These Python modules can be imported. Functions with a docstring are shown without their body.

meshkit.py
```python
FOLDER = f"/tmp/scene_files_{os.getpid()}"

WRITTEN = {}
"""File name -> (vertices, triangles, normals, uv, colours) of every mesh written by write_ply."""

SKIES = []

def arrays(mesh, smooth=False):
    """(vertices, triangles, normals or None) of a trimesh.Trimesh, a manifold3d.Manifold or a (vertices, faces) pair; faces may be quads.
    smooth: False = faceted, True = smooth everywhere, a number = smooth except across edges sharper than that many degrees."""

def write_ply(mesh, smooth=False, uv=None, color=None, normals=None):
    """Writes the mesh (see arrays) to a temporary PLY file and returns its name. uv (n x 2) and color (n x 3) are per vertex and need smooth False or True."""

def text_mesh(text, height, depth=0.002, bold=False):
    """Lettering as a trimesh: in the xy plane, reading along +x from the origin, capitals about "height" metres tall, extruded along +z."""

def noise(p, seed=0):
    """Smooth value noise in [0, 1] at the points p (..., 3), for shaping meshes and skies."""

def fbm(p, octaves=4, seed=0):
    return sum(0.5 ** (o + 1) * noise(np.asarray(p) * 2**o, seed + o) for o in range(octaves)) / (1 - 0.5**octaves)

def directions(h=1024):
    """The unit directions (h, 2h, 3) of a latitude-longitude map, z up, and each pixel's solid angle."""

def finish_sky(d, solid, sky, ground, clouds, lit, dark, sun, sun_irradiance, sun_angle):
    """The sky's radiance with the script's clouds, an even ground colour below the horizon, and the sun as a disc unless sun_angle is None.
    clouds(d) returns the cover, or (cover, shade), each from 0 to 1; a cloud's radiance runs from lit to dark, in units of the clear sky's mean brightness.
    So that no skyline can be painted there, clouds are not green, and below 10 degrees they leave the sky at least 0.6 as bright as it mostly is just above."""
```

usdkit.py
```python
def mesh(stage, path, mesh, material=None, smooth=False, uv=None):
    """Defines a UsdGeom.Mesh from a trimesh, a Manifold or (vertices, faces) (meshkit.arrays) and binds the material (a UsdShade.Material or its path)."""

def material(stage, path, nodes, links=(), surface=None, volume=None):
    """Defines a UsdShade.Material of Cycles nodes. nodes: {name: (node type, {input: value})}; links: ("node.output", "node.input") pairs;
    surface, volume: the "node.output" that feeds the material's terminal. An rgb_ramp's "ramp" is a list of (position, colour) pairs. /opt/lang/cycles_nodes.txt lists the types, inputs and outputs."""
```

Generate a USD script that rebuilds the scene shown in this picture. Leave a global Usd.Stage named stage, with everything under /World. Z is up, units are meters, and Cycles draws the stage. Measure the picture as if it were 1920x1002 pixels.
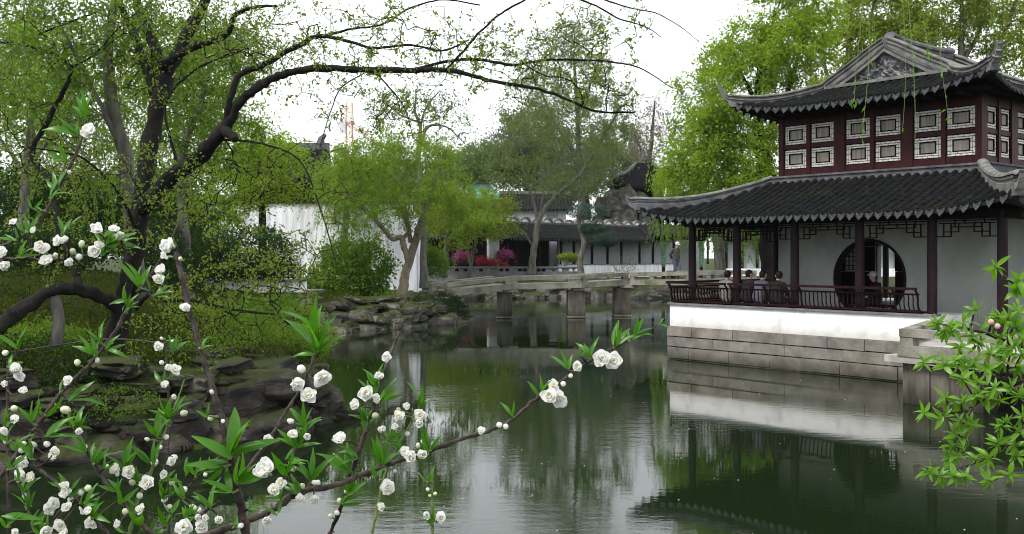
import math, random
import numpy as np, trimesh, usdkit, meshkit, manifold3d
from scipy.spatial import cKDTree
from shapely.geometry import Polygon, Point, LineString, box as sbox
from pxr import Usd, UsdGeom, UsdLux, UsdShade, Gf, Sdf, Vt

stage = Usd.Stage.CreateInMemory()
UsdGeom.SetStageUpAxis(stage, 'Z'); UsdGeom.SetStageMetersPerUnit(stage, 1.0)
UsdGeom.Xform.Define(stage, '/World'); UsdGeom.Scope.Define(stage, '/World/Looks')
RNG = np.random.default_rng(7); random.seed(7)
EYE, FPX, CX, HY = 3.0, 1900.0, 960.0, 481.0          # eye height over the water, focal length, centre and horizon in photo pixels

# ---------------------------------------------------------------- camera, sky, sun
cam = UsdGeom.Camera.Define(stage, '/World/camera')
cam.CreateHorizontalApertureAttr(36.0); cam.CreateFocalLengthAttr(36.0 * FPX / 1920.0)
cam.CreateVerticalApertureAttr(36.0 * 534 / 1024)
cam.CreateVerticalApertureOffsetAttr(-36.0 * 20.0 / 1920.0)
cam.CreateExposureAttr(1.6)
cam.AddTranslateOp().Set(Gf.Vec3d(0, 0, EYE)); cam.AddRotateXOp().Set(90.0)
SUN = np.array([-0.45, -0.35, 0.82]); SUN /= np.linalg.norm(SUN)
sky = UsdLux.DomeLight.Define(stage, '/World/sky')
skym = usdkit.material(stage, '/World/Looks/overcast_sky', {
    'tc': ('texture_coordinate', {}), 'mp': ('mapping', {'scale': (1.2, 1.2, 3.0)}),
    'n': ('noise_texture', {'scale': 1.6, 'detail': 5.0}),
    'r': ('rgb_ramp', {'ramp': [(0.25, (4.3, 4.4, 4.65)), (0.75, (5.6, 5.65, 5.75))]}),
    's': ('sky_texture', {'sky_type': 'single_scattering', 'sun_disc': False, 'sun_elevation': math.asin(SUN[2]), 'sun_rotation': math.atan2(SUN[0], SUN[1])}),
    'm': ('mix', {'mix_type': 'mix', 'fac': 0.93}), 'b': ('background_shader', {'strength': 0.1})},
    [('tc.generated', 'mp.vector'), ('mp.vector', 'n.vector'), ('n.fac', 'r.fac'), ('s.color', 'm.color1'), ('r.color', 'm.color2'), ('m.color', 'b.color')], surface='b.background')
UsdShade.MaterialBindingAPI.Apply(sky.GetPrim()).Bind(skym)
sun = UsdLux.DistantLight.Define(stage, '/World/sun')
sun.CreateNormalizeAttr(True); sun.CreateIntensityAttr(0.4); sun.CreateAngleAttr(18.0); sun.CreateColorAttr(Gf.Vec3f(1.0, 0.96, 0.9))
zq = Gf.Rotation(Gf.Vec3d(0, 0, 1), Gf.Vec3d(*map(float, SUN)))
sun.AddTransformOp().Set(Gf.Matrix4d().SetRotate(zq))

# ---------------------------------------------------------------- helpers
def W(px, py, D):
    return np.array([(px - CX) / FPX * D, D, EYE - (py - HY) / FPX * D])
def Wz(px, z, D):
    return np.array([(px - CX) / FPX * D, D, z])
_n = {}
def numbered(parent, name):
    k = (parent, name); i = _n.get(k, 0); _n[k] = i + 1
    return f'{parent}/{name}' if i == 0 else f'{parent}/{name}_{i:03d}'
def keys(p, label=None, cat=None, group=None, kind=None):
    for k, v in (('label', label), ('category', cat), ('group', group), ('kind', kind)):
        if v: p.SetCustomDataByKey(k, v)
    return p
def thing(name, label, cat, loc=(0, 0, 0), rz=0, group=None, kind=None):
    x = UsdGeom.Xform.Define(stage, numbered('/World', name))
    x.AddTranslateOp().Set(Gf.Vec3d(*map(float, loc)))
    if rz: x.AddRotateZOp().Set(float(rz))
    return keys(x.GetPrim(), label, cat, group, kind)
def path_of(parent):
    return '/World' if parent is None else str(parent.GetPath())
class MB:
    def __init__(s): s.v, s.f, s.n = [], [], 0
    def add(s, v, f):
        v = np.asarray(v, float); f = np.asarray(f, int)
        if f.shape[1] == 4: f = np.vstack([f[:, [0, 1, 2]], f[:, [0, 2, 3]]])
        s.v.append(v); s.f.append(f + s.n); s.n += len(v); return s
    def tm(s, m): return s.add(m.vertices, m.faces)
    def box(s, lo, hi):
        lo, hi = np.minimum(lo, hi), np.maximum(lo, hi)
        v = np.array([[x, y, z] for x in (lo[0], hi[0]) for y in (lo[1], hi[1]) for z in (lo[2], hi[2])])
        return s.add(v, [[0, 1, 3, 2], [4, 6, 7, 5], [0, 4, 5, 1], [2, 3, 7, 6], [0, 2, 6, 4], [1, 5, 7, 3]])
    def beam(s, a, b, w, h, up=(0, 0, 1)):
        a, b = np.asarray(a, float), np.asarray(b, float); d = b - a; d /= np.linalg.norm(d)
        x = np.cross(d, up); x /= np.linalg.norm(x) + 1e-9; y = np.cross(x, d)
        c = [(-w / 2, -h / 2), (w / 2, -h / 2), (w / 2, h / 2), (-w / 2, h / 2)]
        v = np.array([p + x * i + y * j for p in (a, b) for i, j in c])
        return s.add(v, [[0, 1, 5, 4], [1, 2, 6, 5], [2, 3, 7, 6], [3, 0, 4, 7], [0, 3, 2, 1], [4, 5, 6, 7]])
    def tube(s, pts, rad, n=6, cap=True):
        p = np.asarray(pts, float); r = np.broadcast_to(rad, (len(p),)).astype(float)
        t = np.gradient(p, axis=0); t /= np.linalg.norm(t, axis=1, keepdims=True) + 1e-12
        m = t.mean(0); ref = np.array([0, 0, 1.0]) if abs(m[2]) < 0.8 * np.linalg.norm(m) + 1e-9 else np.array([1.0, 0.2, 0])
        a = np.cross(t, ref); a /= np.linalg.norm(a, axis=1, keepdims=True) + 1e-12; b = np.cross(t, a)
        g = np.arange(n) * 2 * np.pi / n
        v = (p[:, None] + r[:, None, None] * (np.cos(g)[None, :, None] * a[:, None] + np.sin(g)[None, :, None] * b[:, None])).reshape(-1, 3)
        f = []
        i, j = np.meshgrid(np.arange(len(p) - 1), np.arange(n), indexing='ij')
        q = np.stack([i * n + j, i * n + (j + 1) % n, (i + 1) * n + (j + 1) % n, (i + 1) * n + j], -1).reshape(-1, 4)
        f = np.vstack([q[:, [0, 2, 1]], q[:, [0, 3, 2]]])
        if cap:
            L = len(v); v = np.vstack([v, p[0] - t[0] * r[0] * .3, p[-1] + t[-1] * r[-1] * .3])
            k = np.arange(n); e = (len(p) - 1) * n
            f = np.vstack([f, np.stack([np.full(n, L), k, (k + 1) % n], 1), np.stack([np.full(n, L + 1), e + (k + 1) % n, e + k], 1)])
        return s.add(v, f)
    def cones(s, A, B, ra, rb, n=4):
        """many tapered segments at once"""
        A, B = np.asarray(A, float), np.asarray(B, float)
        if len(A) == 0: return s
        d = B - A; L = np.linalg.norm(d, axis=1, keepdims=True) + 1e-9; d = d / L
        ref = np.where(np.abs(d[:, 2:]) < .9, [[0, 0, 1.0]], [[1.0, 0, 0]])
        a = np.cross(d, ref); a /= np.linalg.norm(a, axis=1, keepdims=True) + 1e-9; b = np.cross(d, a)
        g = np.arange(n) * 2 * np.pi / n
        ring = np.cos(g)[None, :, None] * a[:, None] + np.sin(g)[None, :, None] * b[:, None]
        v = np.concatenate([A[:, None] + np.asarray(ra)[:, None, None] * ring, B[:, None] + np.asarray(rb)[:, None, None] * ring], 1)
        base = (np.arange(len(A)) * 2 * n)[:, None, None]; k = np.arange(n)
        q = np.stack([k, k + n, (k + 1) % n + n, (k + 1) % n], 1)[None] + base
        return s.add(v.reshape(-1, 3), q.reshape(-1, 4))
    def prism(s, poly, fn, d0, d1):
        """extrude a shapely polygon; fn maps (u, v, depth) arrays to points"""
        for g in getattr(poly, 'geoms', [poly]):
            m = trimesh.creation.extrude_polygon(g, 1.0, engine='earcut')
            v = np.asarray(m.vertices); s.add(fn(v[:, 0], v[:, 1], d0 + v[:, 2] * (d1 - d0)), m.faces)
        return s
    def grid(s, P):
        P = np.asarray(P, float); a, b = P.shape[:2]
        i, j = np.meshgrid(np.arange(a - 1), np.arange(b - 1), indexing='ij')
        return s.add(P.reshape(-1, 3), np.stack([i * b + j, (i + 1) * b + j, (i + 1) * b + j + 1, i * b + j + 1], -1).reshape(-1, 4))
    def build(s, name, mat, parent=None, smooth=False, **kw):
        if not s.v: return None
        v, f = np.vstack(s.v), np.vstack(s.f)
        p = usdkit.mesh(stage, numbered(path_of(parent), name), (v, f), MAT[mat], smooth=smooth).GetPrim()
        return keys(p, **kw) if kw else p
def group_prim(name, parent):                                  # a part with sub-parts
    return UsdGeom.Xform.Define(stage, numbered(path_of(parent), name)).GetPrim()
def catmull(pts, n=6):
    p = np.asarray(pts, float)
    if len(p) < 3: return np.array([p[0] + (p[-1] - p[0]) * t for t in np.linspace(0, 1, n + 1)])
    q = np.vstack([2 * p[0] - p[1], p, 2 * p[-1] - p[-2]]); out = []
    for i in range(1, len(q) - 2):
        t = np.linspace(0, 1, n, endpoint=False)[:, None]
        out.append(.5 * (2 * q[i] + (q[i + 1] - q[i - 1]) * t + (2 * q[i - 1] - 5 * q[i] + 4 * q[i + 1] - q[i + 2]) * t ** 2 + (3 * q[i] - q[i - 1] - 3 * q[i + 1] + q[i + 2]) * t ** 3))
    return np.vstack(out + [p[-1:]])
def unit(v): return v / (np.linalg.norm(v, axis=-1, keepdims=True) + 1e-12)

# ---------------------------------------------------------------- materials
MAT = {}
def mat(name, c0, c1, scale=4.0, rough=.7, spec=.15, bump=0., bscale=30., stretch=(1, 1, 1), detail=4., space='position', stops=(.3, .7), third=None, bdist=.02, tide=None):
    st = [(stops[0], c0), (stops[1], c1)] + ([(third[0], third[1])] if third else [])
    n = {'g': ('geometry', {}), 'tc': ('texture_coordinate', {}), 'mp': ('mapping', {'scale': stretch}), 'n': ('noise_texture', {'scale': scale, 'detail': detail, 'roughness': .6}),
         'r': ('rgb_ramp', {'ramp': st}), 'p': ('principled_bsdf', {'roughness': rough, 'specular_ior_level': spec})}
    l = [('tc.object' if space == 'object' else 'g.position', 'mp.vector'), ('mp.vector', 'n.vector'), ('n.fac', 'r.fac'), ('r.color', 'p.base_color')]
    if bump:
        n['bn'] = ('noise_texture', {'scale': bscale, 'detail': 5.0, 'roughness': .65}); n['b'] = ('bump', {'strength': bump, 'distance': bdist})
        l += [('mp.vector', 'bn.vector'), ('bn.fac', 'b.height'), ('b.normal', 'p.normal')]
    if tide:                                                     # a damp, algae-dark band just above the water or along the foot of a wall
        z0, z1, tc_, amt = tide
        n.update({'sz': ('separate_xyz', {}), 'tn': ('noise_texture', {'scale': 3.0, 'detail': 6.0}), 'ta': ('math', {'math_type': 'multiply_add', 'value2': -.5 * (z1 - z0) * 1.6}), 'tr': ('map_range', {'from_min': z0 - .4 * (z1 - z0), 'from_max': z1 - .4 * (z1 - z0), 'to_min': amt, 'to_max': 0.0}), 'tm': ('mix', {'mix_type': 'mix', 'color2': tc_})})
        l[3] = ('r.color', 'tm.color1')
        l += [('g.position', 'sz.vector'), ('g.position', 'tn.vector'), ('tn.fac', 'ta.value1'), ('sz.z', 'ta.value3'), ('ta.value', 'tr.value'), ('tr.result', 'tm.fac'), ('tm.color', 'p.base_color')]
    MAT[name] = usdkit.material(stage, '/World/Looks/' + name, n, l, surface='p.BSDF')
def leafmat(name, c0, c1, c2=None, trans=.35, rough=.5, tcol=None, island=True, scale=.6, spec=.14):
    st = [(0.0, c0), (.6, c1), (1.0, c2 or c1)]
    n = {'g': ('geometry', {}), 'n': ('noise_texture', {'scale': scale, 'detail': 3.0}), 'a': ('math', {'math_type': 'multiply_add', 'value2': .45, 'value3': .0}), 'a2': ('math', {'math_type': 'multiply_add', 'value2': .7}),
         'r': ('rgb_ramp', {'ramp': st}), 'p': ('principled_bsdf', {'roughness': rough, 'specular_ior_level': spec}), 't': ('translucent_bsdf', {}), 'h': ('hsv', {'value': 1.25, 'saturation': 1.1}), 'm': ('mix_closure', {'fac': trans})}
    l = [('g.position', 'n.vector'), ('g.random_per_island', 'a.value1'), ('n.fac', 'a2.value1'), ('a.value', 'a2.value3'), ('a2.value', 'r.fac'), ('r.color', 'p.base_color'), ('r.color', 'h.color'), ('h.color', 't.color'), ('p.BSDF', 'm.closure1'), ('t.BSDF', 'm.closure2')]
    MAT[name] = usdkit.material(stage, '/World/Looks/' + name, n, l, surface='m.closure')
MAT['roof_tile'] = usdkit.material(stage, '/World/Looks/roof_tile', {
    'g': ('geometry', {}), 'n': ('noise_texture', {'scale': 5.0, 'detail': 5.0}), 'big': ('noise_texture', {'scale': .9, 'detail': 3.0}), 'a': ('math', {'math_type': 'multiply_add', 'value2': .42}), 'a2': ('math', {'math_type': 'multiply_add', 'value2': .5}),
    'r': ('rgb_ramp', {'ramp': [(.24, (.006, .0065, .007)), (.52, (.022, .023, .024)), (.70, (.05, .052, .052)), (.84, (.13, .135, .13))]}), 'mr': ('map_range', {'from_min': .56, 'from_max': .72, 'to_max': .55}), 'm': ('mix', {'mix_type': 'mix', 'color2': (.017, .021, .009)}),
    'bn': ('noise_texture', {'scale': 40.0, 'detail': 4.0}), 'b': ('bump', {'strength': .5, 'distance': .02}), 'p': ('principled_bsdf', {'roughness': .8, 'specular_ior_level': .1})},
    [('g.position', 'n.vector'), ('g.position', 'big.vector'), ('g.position', 'bn.vector'), ('g.random_per_island', 'a.value1'), ('n.fac', 'a2.value1'), ('a.value', 'a2.value3'), ('a2.value', 'r.fac'), ('big.fac', 'mr.value'), ('mr.result', 'm.fac'), ('r.color', 'm.color1'), ('m.color', 'p.base_color'), ('bn.fac', 'b.height'), ('b.normal', 'p.normal')], surface='p.BSDF')
mat('roof_base', (.008, .008, .0085), (.016, .016, .017), scale=6, rough=.85)
mat('drip_tile', (.02, .023, .025), (.068, .073, .075), scale=9, rough=.75, bump=.4, bscale=50, spec=.1)
mat('ridge_grey', (.035, .037, .042), (.13, .13, .14), scale=3.5, rough=.75, bump=.5, bscale=25)
mat('ridge_pale', (.065, .066, .062), (.19, .187, .175), scale=4, rough=.8, bump=.6, bscale=25)
mat('carving', (.06, .06, .065), (.24, .24, .25), scale=9, rough=.8)
mat('dark_wood', (.005, .0035, .0035), (.013, .008, .007), scale=6, rough=.7, stretch=(1, 1, .2), spec=.06)
mat('red_wood', (.018, .004, .005), (.045, .009, .011), scale=5, rough=.5, stretch=(1, 1, .3))
mat('rail_wood', (.008, .003, .0035), (.024, .007, .008), scale=5, rough=.6, stretch=(1, 1, .3), spec=.1)
mat('column_wood', (.007, .004, .005), (.02, .009, .012), scale=5, rough=.45, stretch=(1, 1, .2), spec=.15)
mat('window_shell', (.55, .54, .49), (.78, .77, .71), scale=12, rough=.5)
mat('curtain', (.17, .15, .125), (.36, .33, .28), scale=14, rough=.8, stretch=(1, 1, .08))
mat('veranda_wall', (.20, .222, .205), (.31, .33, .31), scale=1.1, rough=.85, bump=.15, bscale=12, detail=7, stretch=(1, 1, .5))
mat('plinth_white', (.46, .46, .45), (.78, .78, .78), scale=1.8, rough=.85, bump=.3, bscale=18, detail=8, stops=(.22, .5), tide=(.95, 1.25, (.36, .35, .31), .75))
mat('far_white', (.36, .37, .40), (.80, .81, .83), scale=1.1, rough=.9, detail=8, stretch=(2.2, 2.2, .22), stops=(.28, .56))
mat('far_grey_wall', (.26, .285, .29), (.38, .4, .41), scale=.7, rough=.9, detail=6)
mat('stone_block', (.105, .093, .078), (.25, .228, .2), scale=2.2, rough=.85, bump=.6, bscale=22, detail=8, tide=(.02, .42, (.025, .026, .016), .85))
mat('stone_block_grey', (.10, .094, .083), (.22, .208, .188), scale=2.6, rough=.85, bump=.6, bscale=25, detail=8, tide=(.02, .38, (.025, .026, .016), .85))
mat('mortar', (.12, .115, .1), (.2, .19, .18), scale=6, rough=.9)
mat('bridge_stone', (.085, .085, .066), (.27, .265, .22), scale=1.6, rough=.85, bump=.6, bscale=16, detail=8)
mat('pier_stone', (.03, .028, .023), (.16, .145, .12), scale=1.4, rough=.9, bump=.6, bscale=14, detail=8, stretch=(3, 3, .5), tide=(.0, .4, (.014, .015, .01), .85))
mat('pale_stone', (.2, .19, .175), (.38, .37, .345), scale=2, rough=.85, bump=.4, bscale=20)
mat('balustrade_stone', (.09, .098, .098), (.19, .2, .2), scale=2, rough=.9, bump=.4, bscale=14)
def rockmat(name, d, m, l, moss, amt):
    n = {'g': ('geometry', {}), 'n': ('noise_texture', {'scale': 1.7, 'detail': 9.0, 'roughness': .65}), 'r': ('rgb_ramp', {'ramp': [(.28, d), (.5, m), (.72, l)]}),
         'sx': ('separate_xyz', {}), 'mn': ('noise_texture', {'scale': 2.6, 'detail': 6.0}), 'ma': ('math', {'math_type': 'multiply_add', 'value2': 1.0}), 'mr': ('map_range', {'from_min': 1.15 - amt, 'from_max': 1.5 - amt}),
         'mc': ('mix', {'mix_type': 'mix', 'color2': moss}), 'v': ('mapping', {'scale': (.8, .8, 4.0)}), 'bn': ('noise_texture', {'scale': 4.0, 'detail': 9.0, 'roughness': .7}), 'b': ('bump', {'strength': .9, 'distance': .08}), 'p': ('principled_bsdf', {'roughness': .9, 'specular_ior_level': .1})}
    l_ = [('g.position', 'n.vector'), ('n.fac', 'r.fac'), ('g.normal', 'sx.vector'), ('g.position', 'mn.vector'), ('mn.fac', 'ma.value1'), ('sx.z', 'ma.value3'), ('ma.value', 'mr.value'), ('mr.result', 'mc.fac'), ('r.color', 'mc.color1'),
          ('mc.color', 'p.base_color'), ('g.position', 'v.vector'), ('v.vector', 'bn.vector'), ('bn.fac', 'b.height'), ('b.normal', 'p.normal')]
    MAT[name] = usdkit.material(stage, '/World/Looks/' + name, n, l_, surface='p.BSDF')
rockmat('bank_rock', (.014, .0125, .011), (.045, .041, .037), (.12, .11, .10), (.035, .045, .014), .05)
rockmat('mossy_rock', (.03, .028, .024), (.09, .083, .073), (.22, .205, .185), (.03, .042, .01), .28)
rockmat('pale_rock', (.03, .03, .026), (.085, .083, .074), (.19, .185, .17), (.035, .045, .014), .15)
rockmat('soil_moss', (.012, .011, .006), (.026, .028, .01), (.05, .052, .018), (.026, .038, .008), .3)
mat('bark_dark', (.005, .005, .0045), (.018, .017, .014), scale=5, rough=.9, bump=1.0, bscale=18, stretch=(1, 1, .35), third=(.9, (.032, .034, .026)), bdist=.04)
mat('bark_grey', (.05, .048, .042), (.15, .145, .125), scale=5, rough=.9, bump=.7, bscale=18, stretch=(1, 1, .3))
mat('bark_tan', (.07, .058, .042), (.24, .2, .15), scale=3, rough=.9, bump=.7, bscale=18, stretch=(1, 1, .3))
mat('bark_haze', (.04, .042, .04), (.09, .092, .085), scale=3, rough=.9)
mat('twig_bark', (.016, .012, .011), (.075, .055, .048), scale=60, rough=.55, bump=.5, bscale=220, stops=(.35, .7), bdist=.004)
mat('twig_green', (.07, .11, .03), (.14, .2, .06), scale=60, rough=.5)
mat('teal_tile', (.07, .23, .2), (.15, .36, .31), scale=3, rough=.6)
mat('crane_paint', (.55, .33, .2), (.68, .44, .28), scale=1, rough=.6)
mat('crane_grey', (.5, .52, .56), (.6, .62, .66), scale=1, rough=.7)
mat('sign_green', (.03, .1, .05), (.07, .17, .09), scale=6, rough=.6)
mat('sign_mark', (.4, .45, .4), (.5, .55, .5), scale=6, rough=.6)
mat('skin', (.42, .25, .18), (.5, .31, .23), scale=9, rough=.6)
mat('hair_black', (.008, .007, .006), (.02, .018, .016), scale=30, rough=.55)
mat('cloth_olive', (.035, .042, .034), (.06, .068, .055), scale=14, rough=.9)
mat('cloth_slate', (.05, .055, .075), (.085, .092, .12), scale=14, rough=.9)
mat('cloth_black', (.008, .009, .011), (.02, .021, .024), scale=14, rough=.9)
mat('cloth_pale', (.12, .115, .11), (.19, .185, .18), scale=14, rough=.9)
mat('cap_grey', (.4, .41, .44), (.52, .53, .56), scale=14, rough=.9)
mat('shoe_black', (.01, .01, .01), (.02, .02, .02), scale=14, rough=.6)
mat('pot_clay', (.2, .2, .19), (.3, .3, .28), scale=5, rough=.7)
def petalmat(name, c0, c1, tr):
    n = {'g': ('geometry', {}), 'n': ('noise_texture', {'scale': 90., 'detail': 3.0}), 'r': ('rgb_ramp', {'ramp': [(.3, c0), (.7, c1)]}), 'p': ('principled_bsdf', {'roughness': .6, 'specular_ior_level': .2}), 't': ('translucent_bsdf', {'color': (.8, .8, .76)}), 'm': ('mix_closure', {'fac': tr})}
    MAT[name] = usdkit.material(stage, '/World/Looks/' + name, n, [('g.position', 'n.vector'), ('n.fac', 'r.fac'), ('r.color', 'p.base_color'), ('p.BSDF', 'm.closure1'), ('t.BSDF', 'm.closure2')], surface='m.closure')
petalmat('petal_white', (.82, .82, .79), (.9, .9, .88), .55)
petalmat('petal_pink', (.6, .25, .32), (.75, .45, .5), .3)
petalmat('bud_green', (.42, .5, .28), (.7, .72, .56), .2)
petalmat('sepal', (.12, .2, .05), (.2, .3, .1), .2)
petalmat('stamen', (.6, .55, .2), (.75, .7, .4), .1)
leafmat('leaf_peach', (.014, .07, .005), (.075, .22, .012), (.2, .4, .035), trans=.42, rough=.36, scale=25, spec=.4)
leafmat('leaf_right', (.04, .12, .008), (.15, .32, .02), (.3, .48, .055), trans=.45, rough=.38, scale=12, spec=.4)
leafmat('leaf_bud', (.085, .13, .018), (.175, .24, .038), (.3, .37, .085), trans=.5)
leafmat('leaf_bright', (.12, .18, .016), (.225, .345, .036), (.34, .46, .08), trans=.52)
leafmat('leaf_yellow', (.11, .15, .018), (.20, .265, .032), (.31, .38, .065), trans=.52)
leafmat('leaf_willow', (.095, .16, .018), (.18, .285, .036), (.3, .41, .085), trans=.52)
leafmat('leaf_sparse', (.06, .095, .022), (.12, .17, .045), (.2, .26, .08), trans=.42)
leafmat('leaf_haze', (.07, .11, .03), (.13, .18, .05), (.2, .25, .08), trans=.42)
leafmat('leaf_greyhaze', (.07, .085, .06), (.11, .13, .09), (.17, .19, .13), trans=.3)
leafmat('leaf_brown', (.12, .11, .08), (.17, .15, .1), (.22, .19, .12), trans=.3)
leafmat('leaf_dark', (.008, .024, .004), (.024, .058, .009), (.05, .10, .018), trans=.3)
leafmat('leaf_mid', (.05, .105, .01), (.115, .205, .022), (.21, .32, .05), trans=.47)
leafmat('leaf_pine', (.03, .06, .045), (.05, .095, .068), (.075, .13, .09), trans=.15)
leafmat('ground_cover', (.015, .028, .003), (.065, .088, .009), (.15, .17, .025), trans=.35)
leafmat('azalea_pink', (.10, .04, .05), (.36, .07, .22), (.52, .2, .36), trans=.3, scale=3)
leafmat('azalea_red', (.08, .04, .02), (.36, .035, .07), (.62, .4, .4), trans=.3, scale=3)
leafmat('leaf_spring', (.15, .2, .03), (.26, .33, .055), (.37, .44, .1), trans=.55)
leafmat('moss_ivy', (.012, .025, .006), (.03, .055, .012), (.05, .085, .02), trans=.25)
MAT['water'] = usdkit.material(stage, '/World/Looks/water', {
    'g': ('geometry', {}), 'm1': ('mapping', {'scale': (1.0, 2.6, 1.0)}), 'n1': ('noise_texture', {'scale': 2.2, 'detail': 4.0, 'roughness': .55}), 'n2': ('noise_texture', {'scale': 9.0, 'detail': 2.0}),
    'k': ('noise_texture', {'scale': .16, 'detail': 2.0}), 'kr': ('map_range', {'from_min': .42, 'from_max': .62, 'to_min': .12, 'to_max': 1.0}),
    'a': ('math', {'math_type': 'multiply_add', 'value2': .18}), 'mu': ('math', {'math_type': 'multiply'}), 'b': ('bump', {'strength': .13, 'distance': .03}),
    'p': ('principled_bsdf', {'base_color': (.003, .006, .002), 'roughness': .015, 'ior': 1.36, 'specular_ior_level': .5})},
    [('g.position', 'm1.vector'), ('m1.vector', 'n1.vector'), ('m1.vector', 'n2.vector'), ('g.position', 'k.vector'), ('k.fac', 'kr.value'), ('n2.fac', 'a.value1'), ('n1.fac', 'a.value3'), ('a.value', 'mu.value1'), ('kr.result', 'mu.value2'), ('mu.value', 'b.height'), ('b.normal', 'p.normal')], surface='p.BSDF')

# ---------------------------------------------------------------- ground and water
POND = Polygon([(-16, 4.6), (18, 4.6), (18.5, 30), (22, 48), (22, 70), (16, 73.5), (6, 73), (-3, 72.5), (-6, 67), (-6.5, 57), (-3.4, 52), (-2.5, 48.3), (-3.2, 45.2), (-4.5, 42.8), (-7.0, 41.2), (-9.2, 38), (-9.8, 31), (-7.6, 25),
                (-5.0, 21.5), (-3.5, 18.9), (-4.1, 17.3), (-5.6, 16.0), (-7.6, 14.7), (-10, 13.8), (-16, 12.8)])
import shapely
def ground_z(x, y):
    p = shapely.points(x, y); d = shapely.distance(p, POND.exterior); ins = shapely.contains(POND, p)
    n = meshkit.fbm(np.stack([x * .35, y * .35, 0 * x], -1), 3, 5)
    top = 1.0 + .35 * n + 1.7 * np.clip((-x - 6.6) / 4, 0, 1) * np.clip((d - .8) / 10, 0, 1) * np.clip((52 - y) / 14, 0, 1)
    out = -.4 + (top + .4) * np.clip(d / .9, 0, 1) ** .6
    return np.where(ins, -.4 - 1.2 * np.clip(d / 2.5, 0, 1), out)
def axis(lo, hi, st, far):
    a = list(np.arange(lo, hi + st, st)); s = st
    while a[-1] < far: s *= 1.35; a.append(a[-1] + s)
    s = st
    while a[0] > -far: s *= 1.35; a.insert(0, a[0] - s)
    return np.array(a)
gx, gy = np.meshgrid(axis(-20, 24, .4, 900), axis(8, 82, .4, 900), indexing='ij')
P = np.stack([gx, gy, ground_z(gx, gy)], -1)
MB().grid(P).build('ground', 'soil_moss', None, smooth=True, kind='structure')
wp = POND.buffer(1.2)
MB().prism(wp, lambda u, v, d: np.stack([u, v, d], 1), -.004, 0.0).build('pond_water', 'water', None, kind='structure')

# ---------------------------------------------------------------- the pavilion (local axes: t along the front, r into the building, z up from the water)
A0 = np.array([4.65, 29.84, 0.0]); PAV_RZ = math.degrees(math.atan2(-.766, .643))
E1 = np.array([.643, -.766, 0]); E2 = np.array([.766, .643, 0])
pav = thing('pavilion', 'two-storey waterside pavilion with dark upswept tiled roofs and red window band', 'pavilion', A0, PAV_RZ)
T0, T1, R0, R1 = 2.3, 8.22, 2.1, 7.3              # the walled room
FLOOR = 1.2
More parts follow.
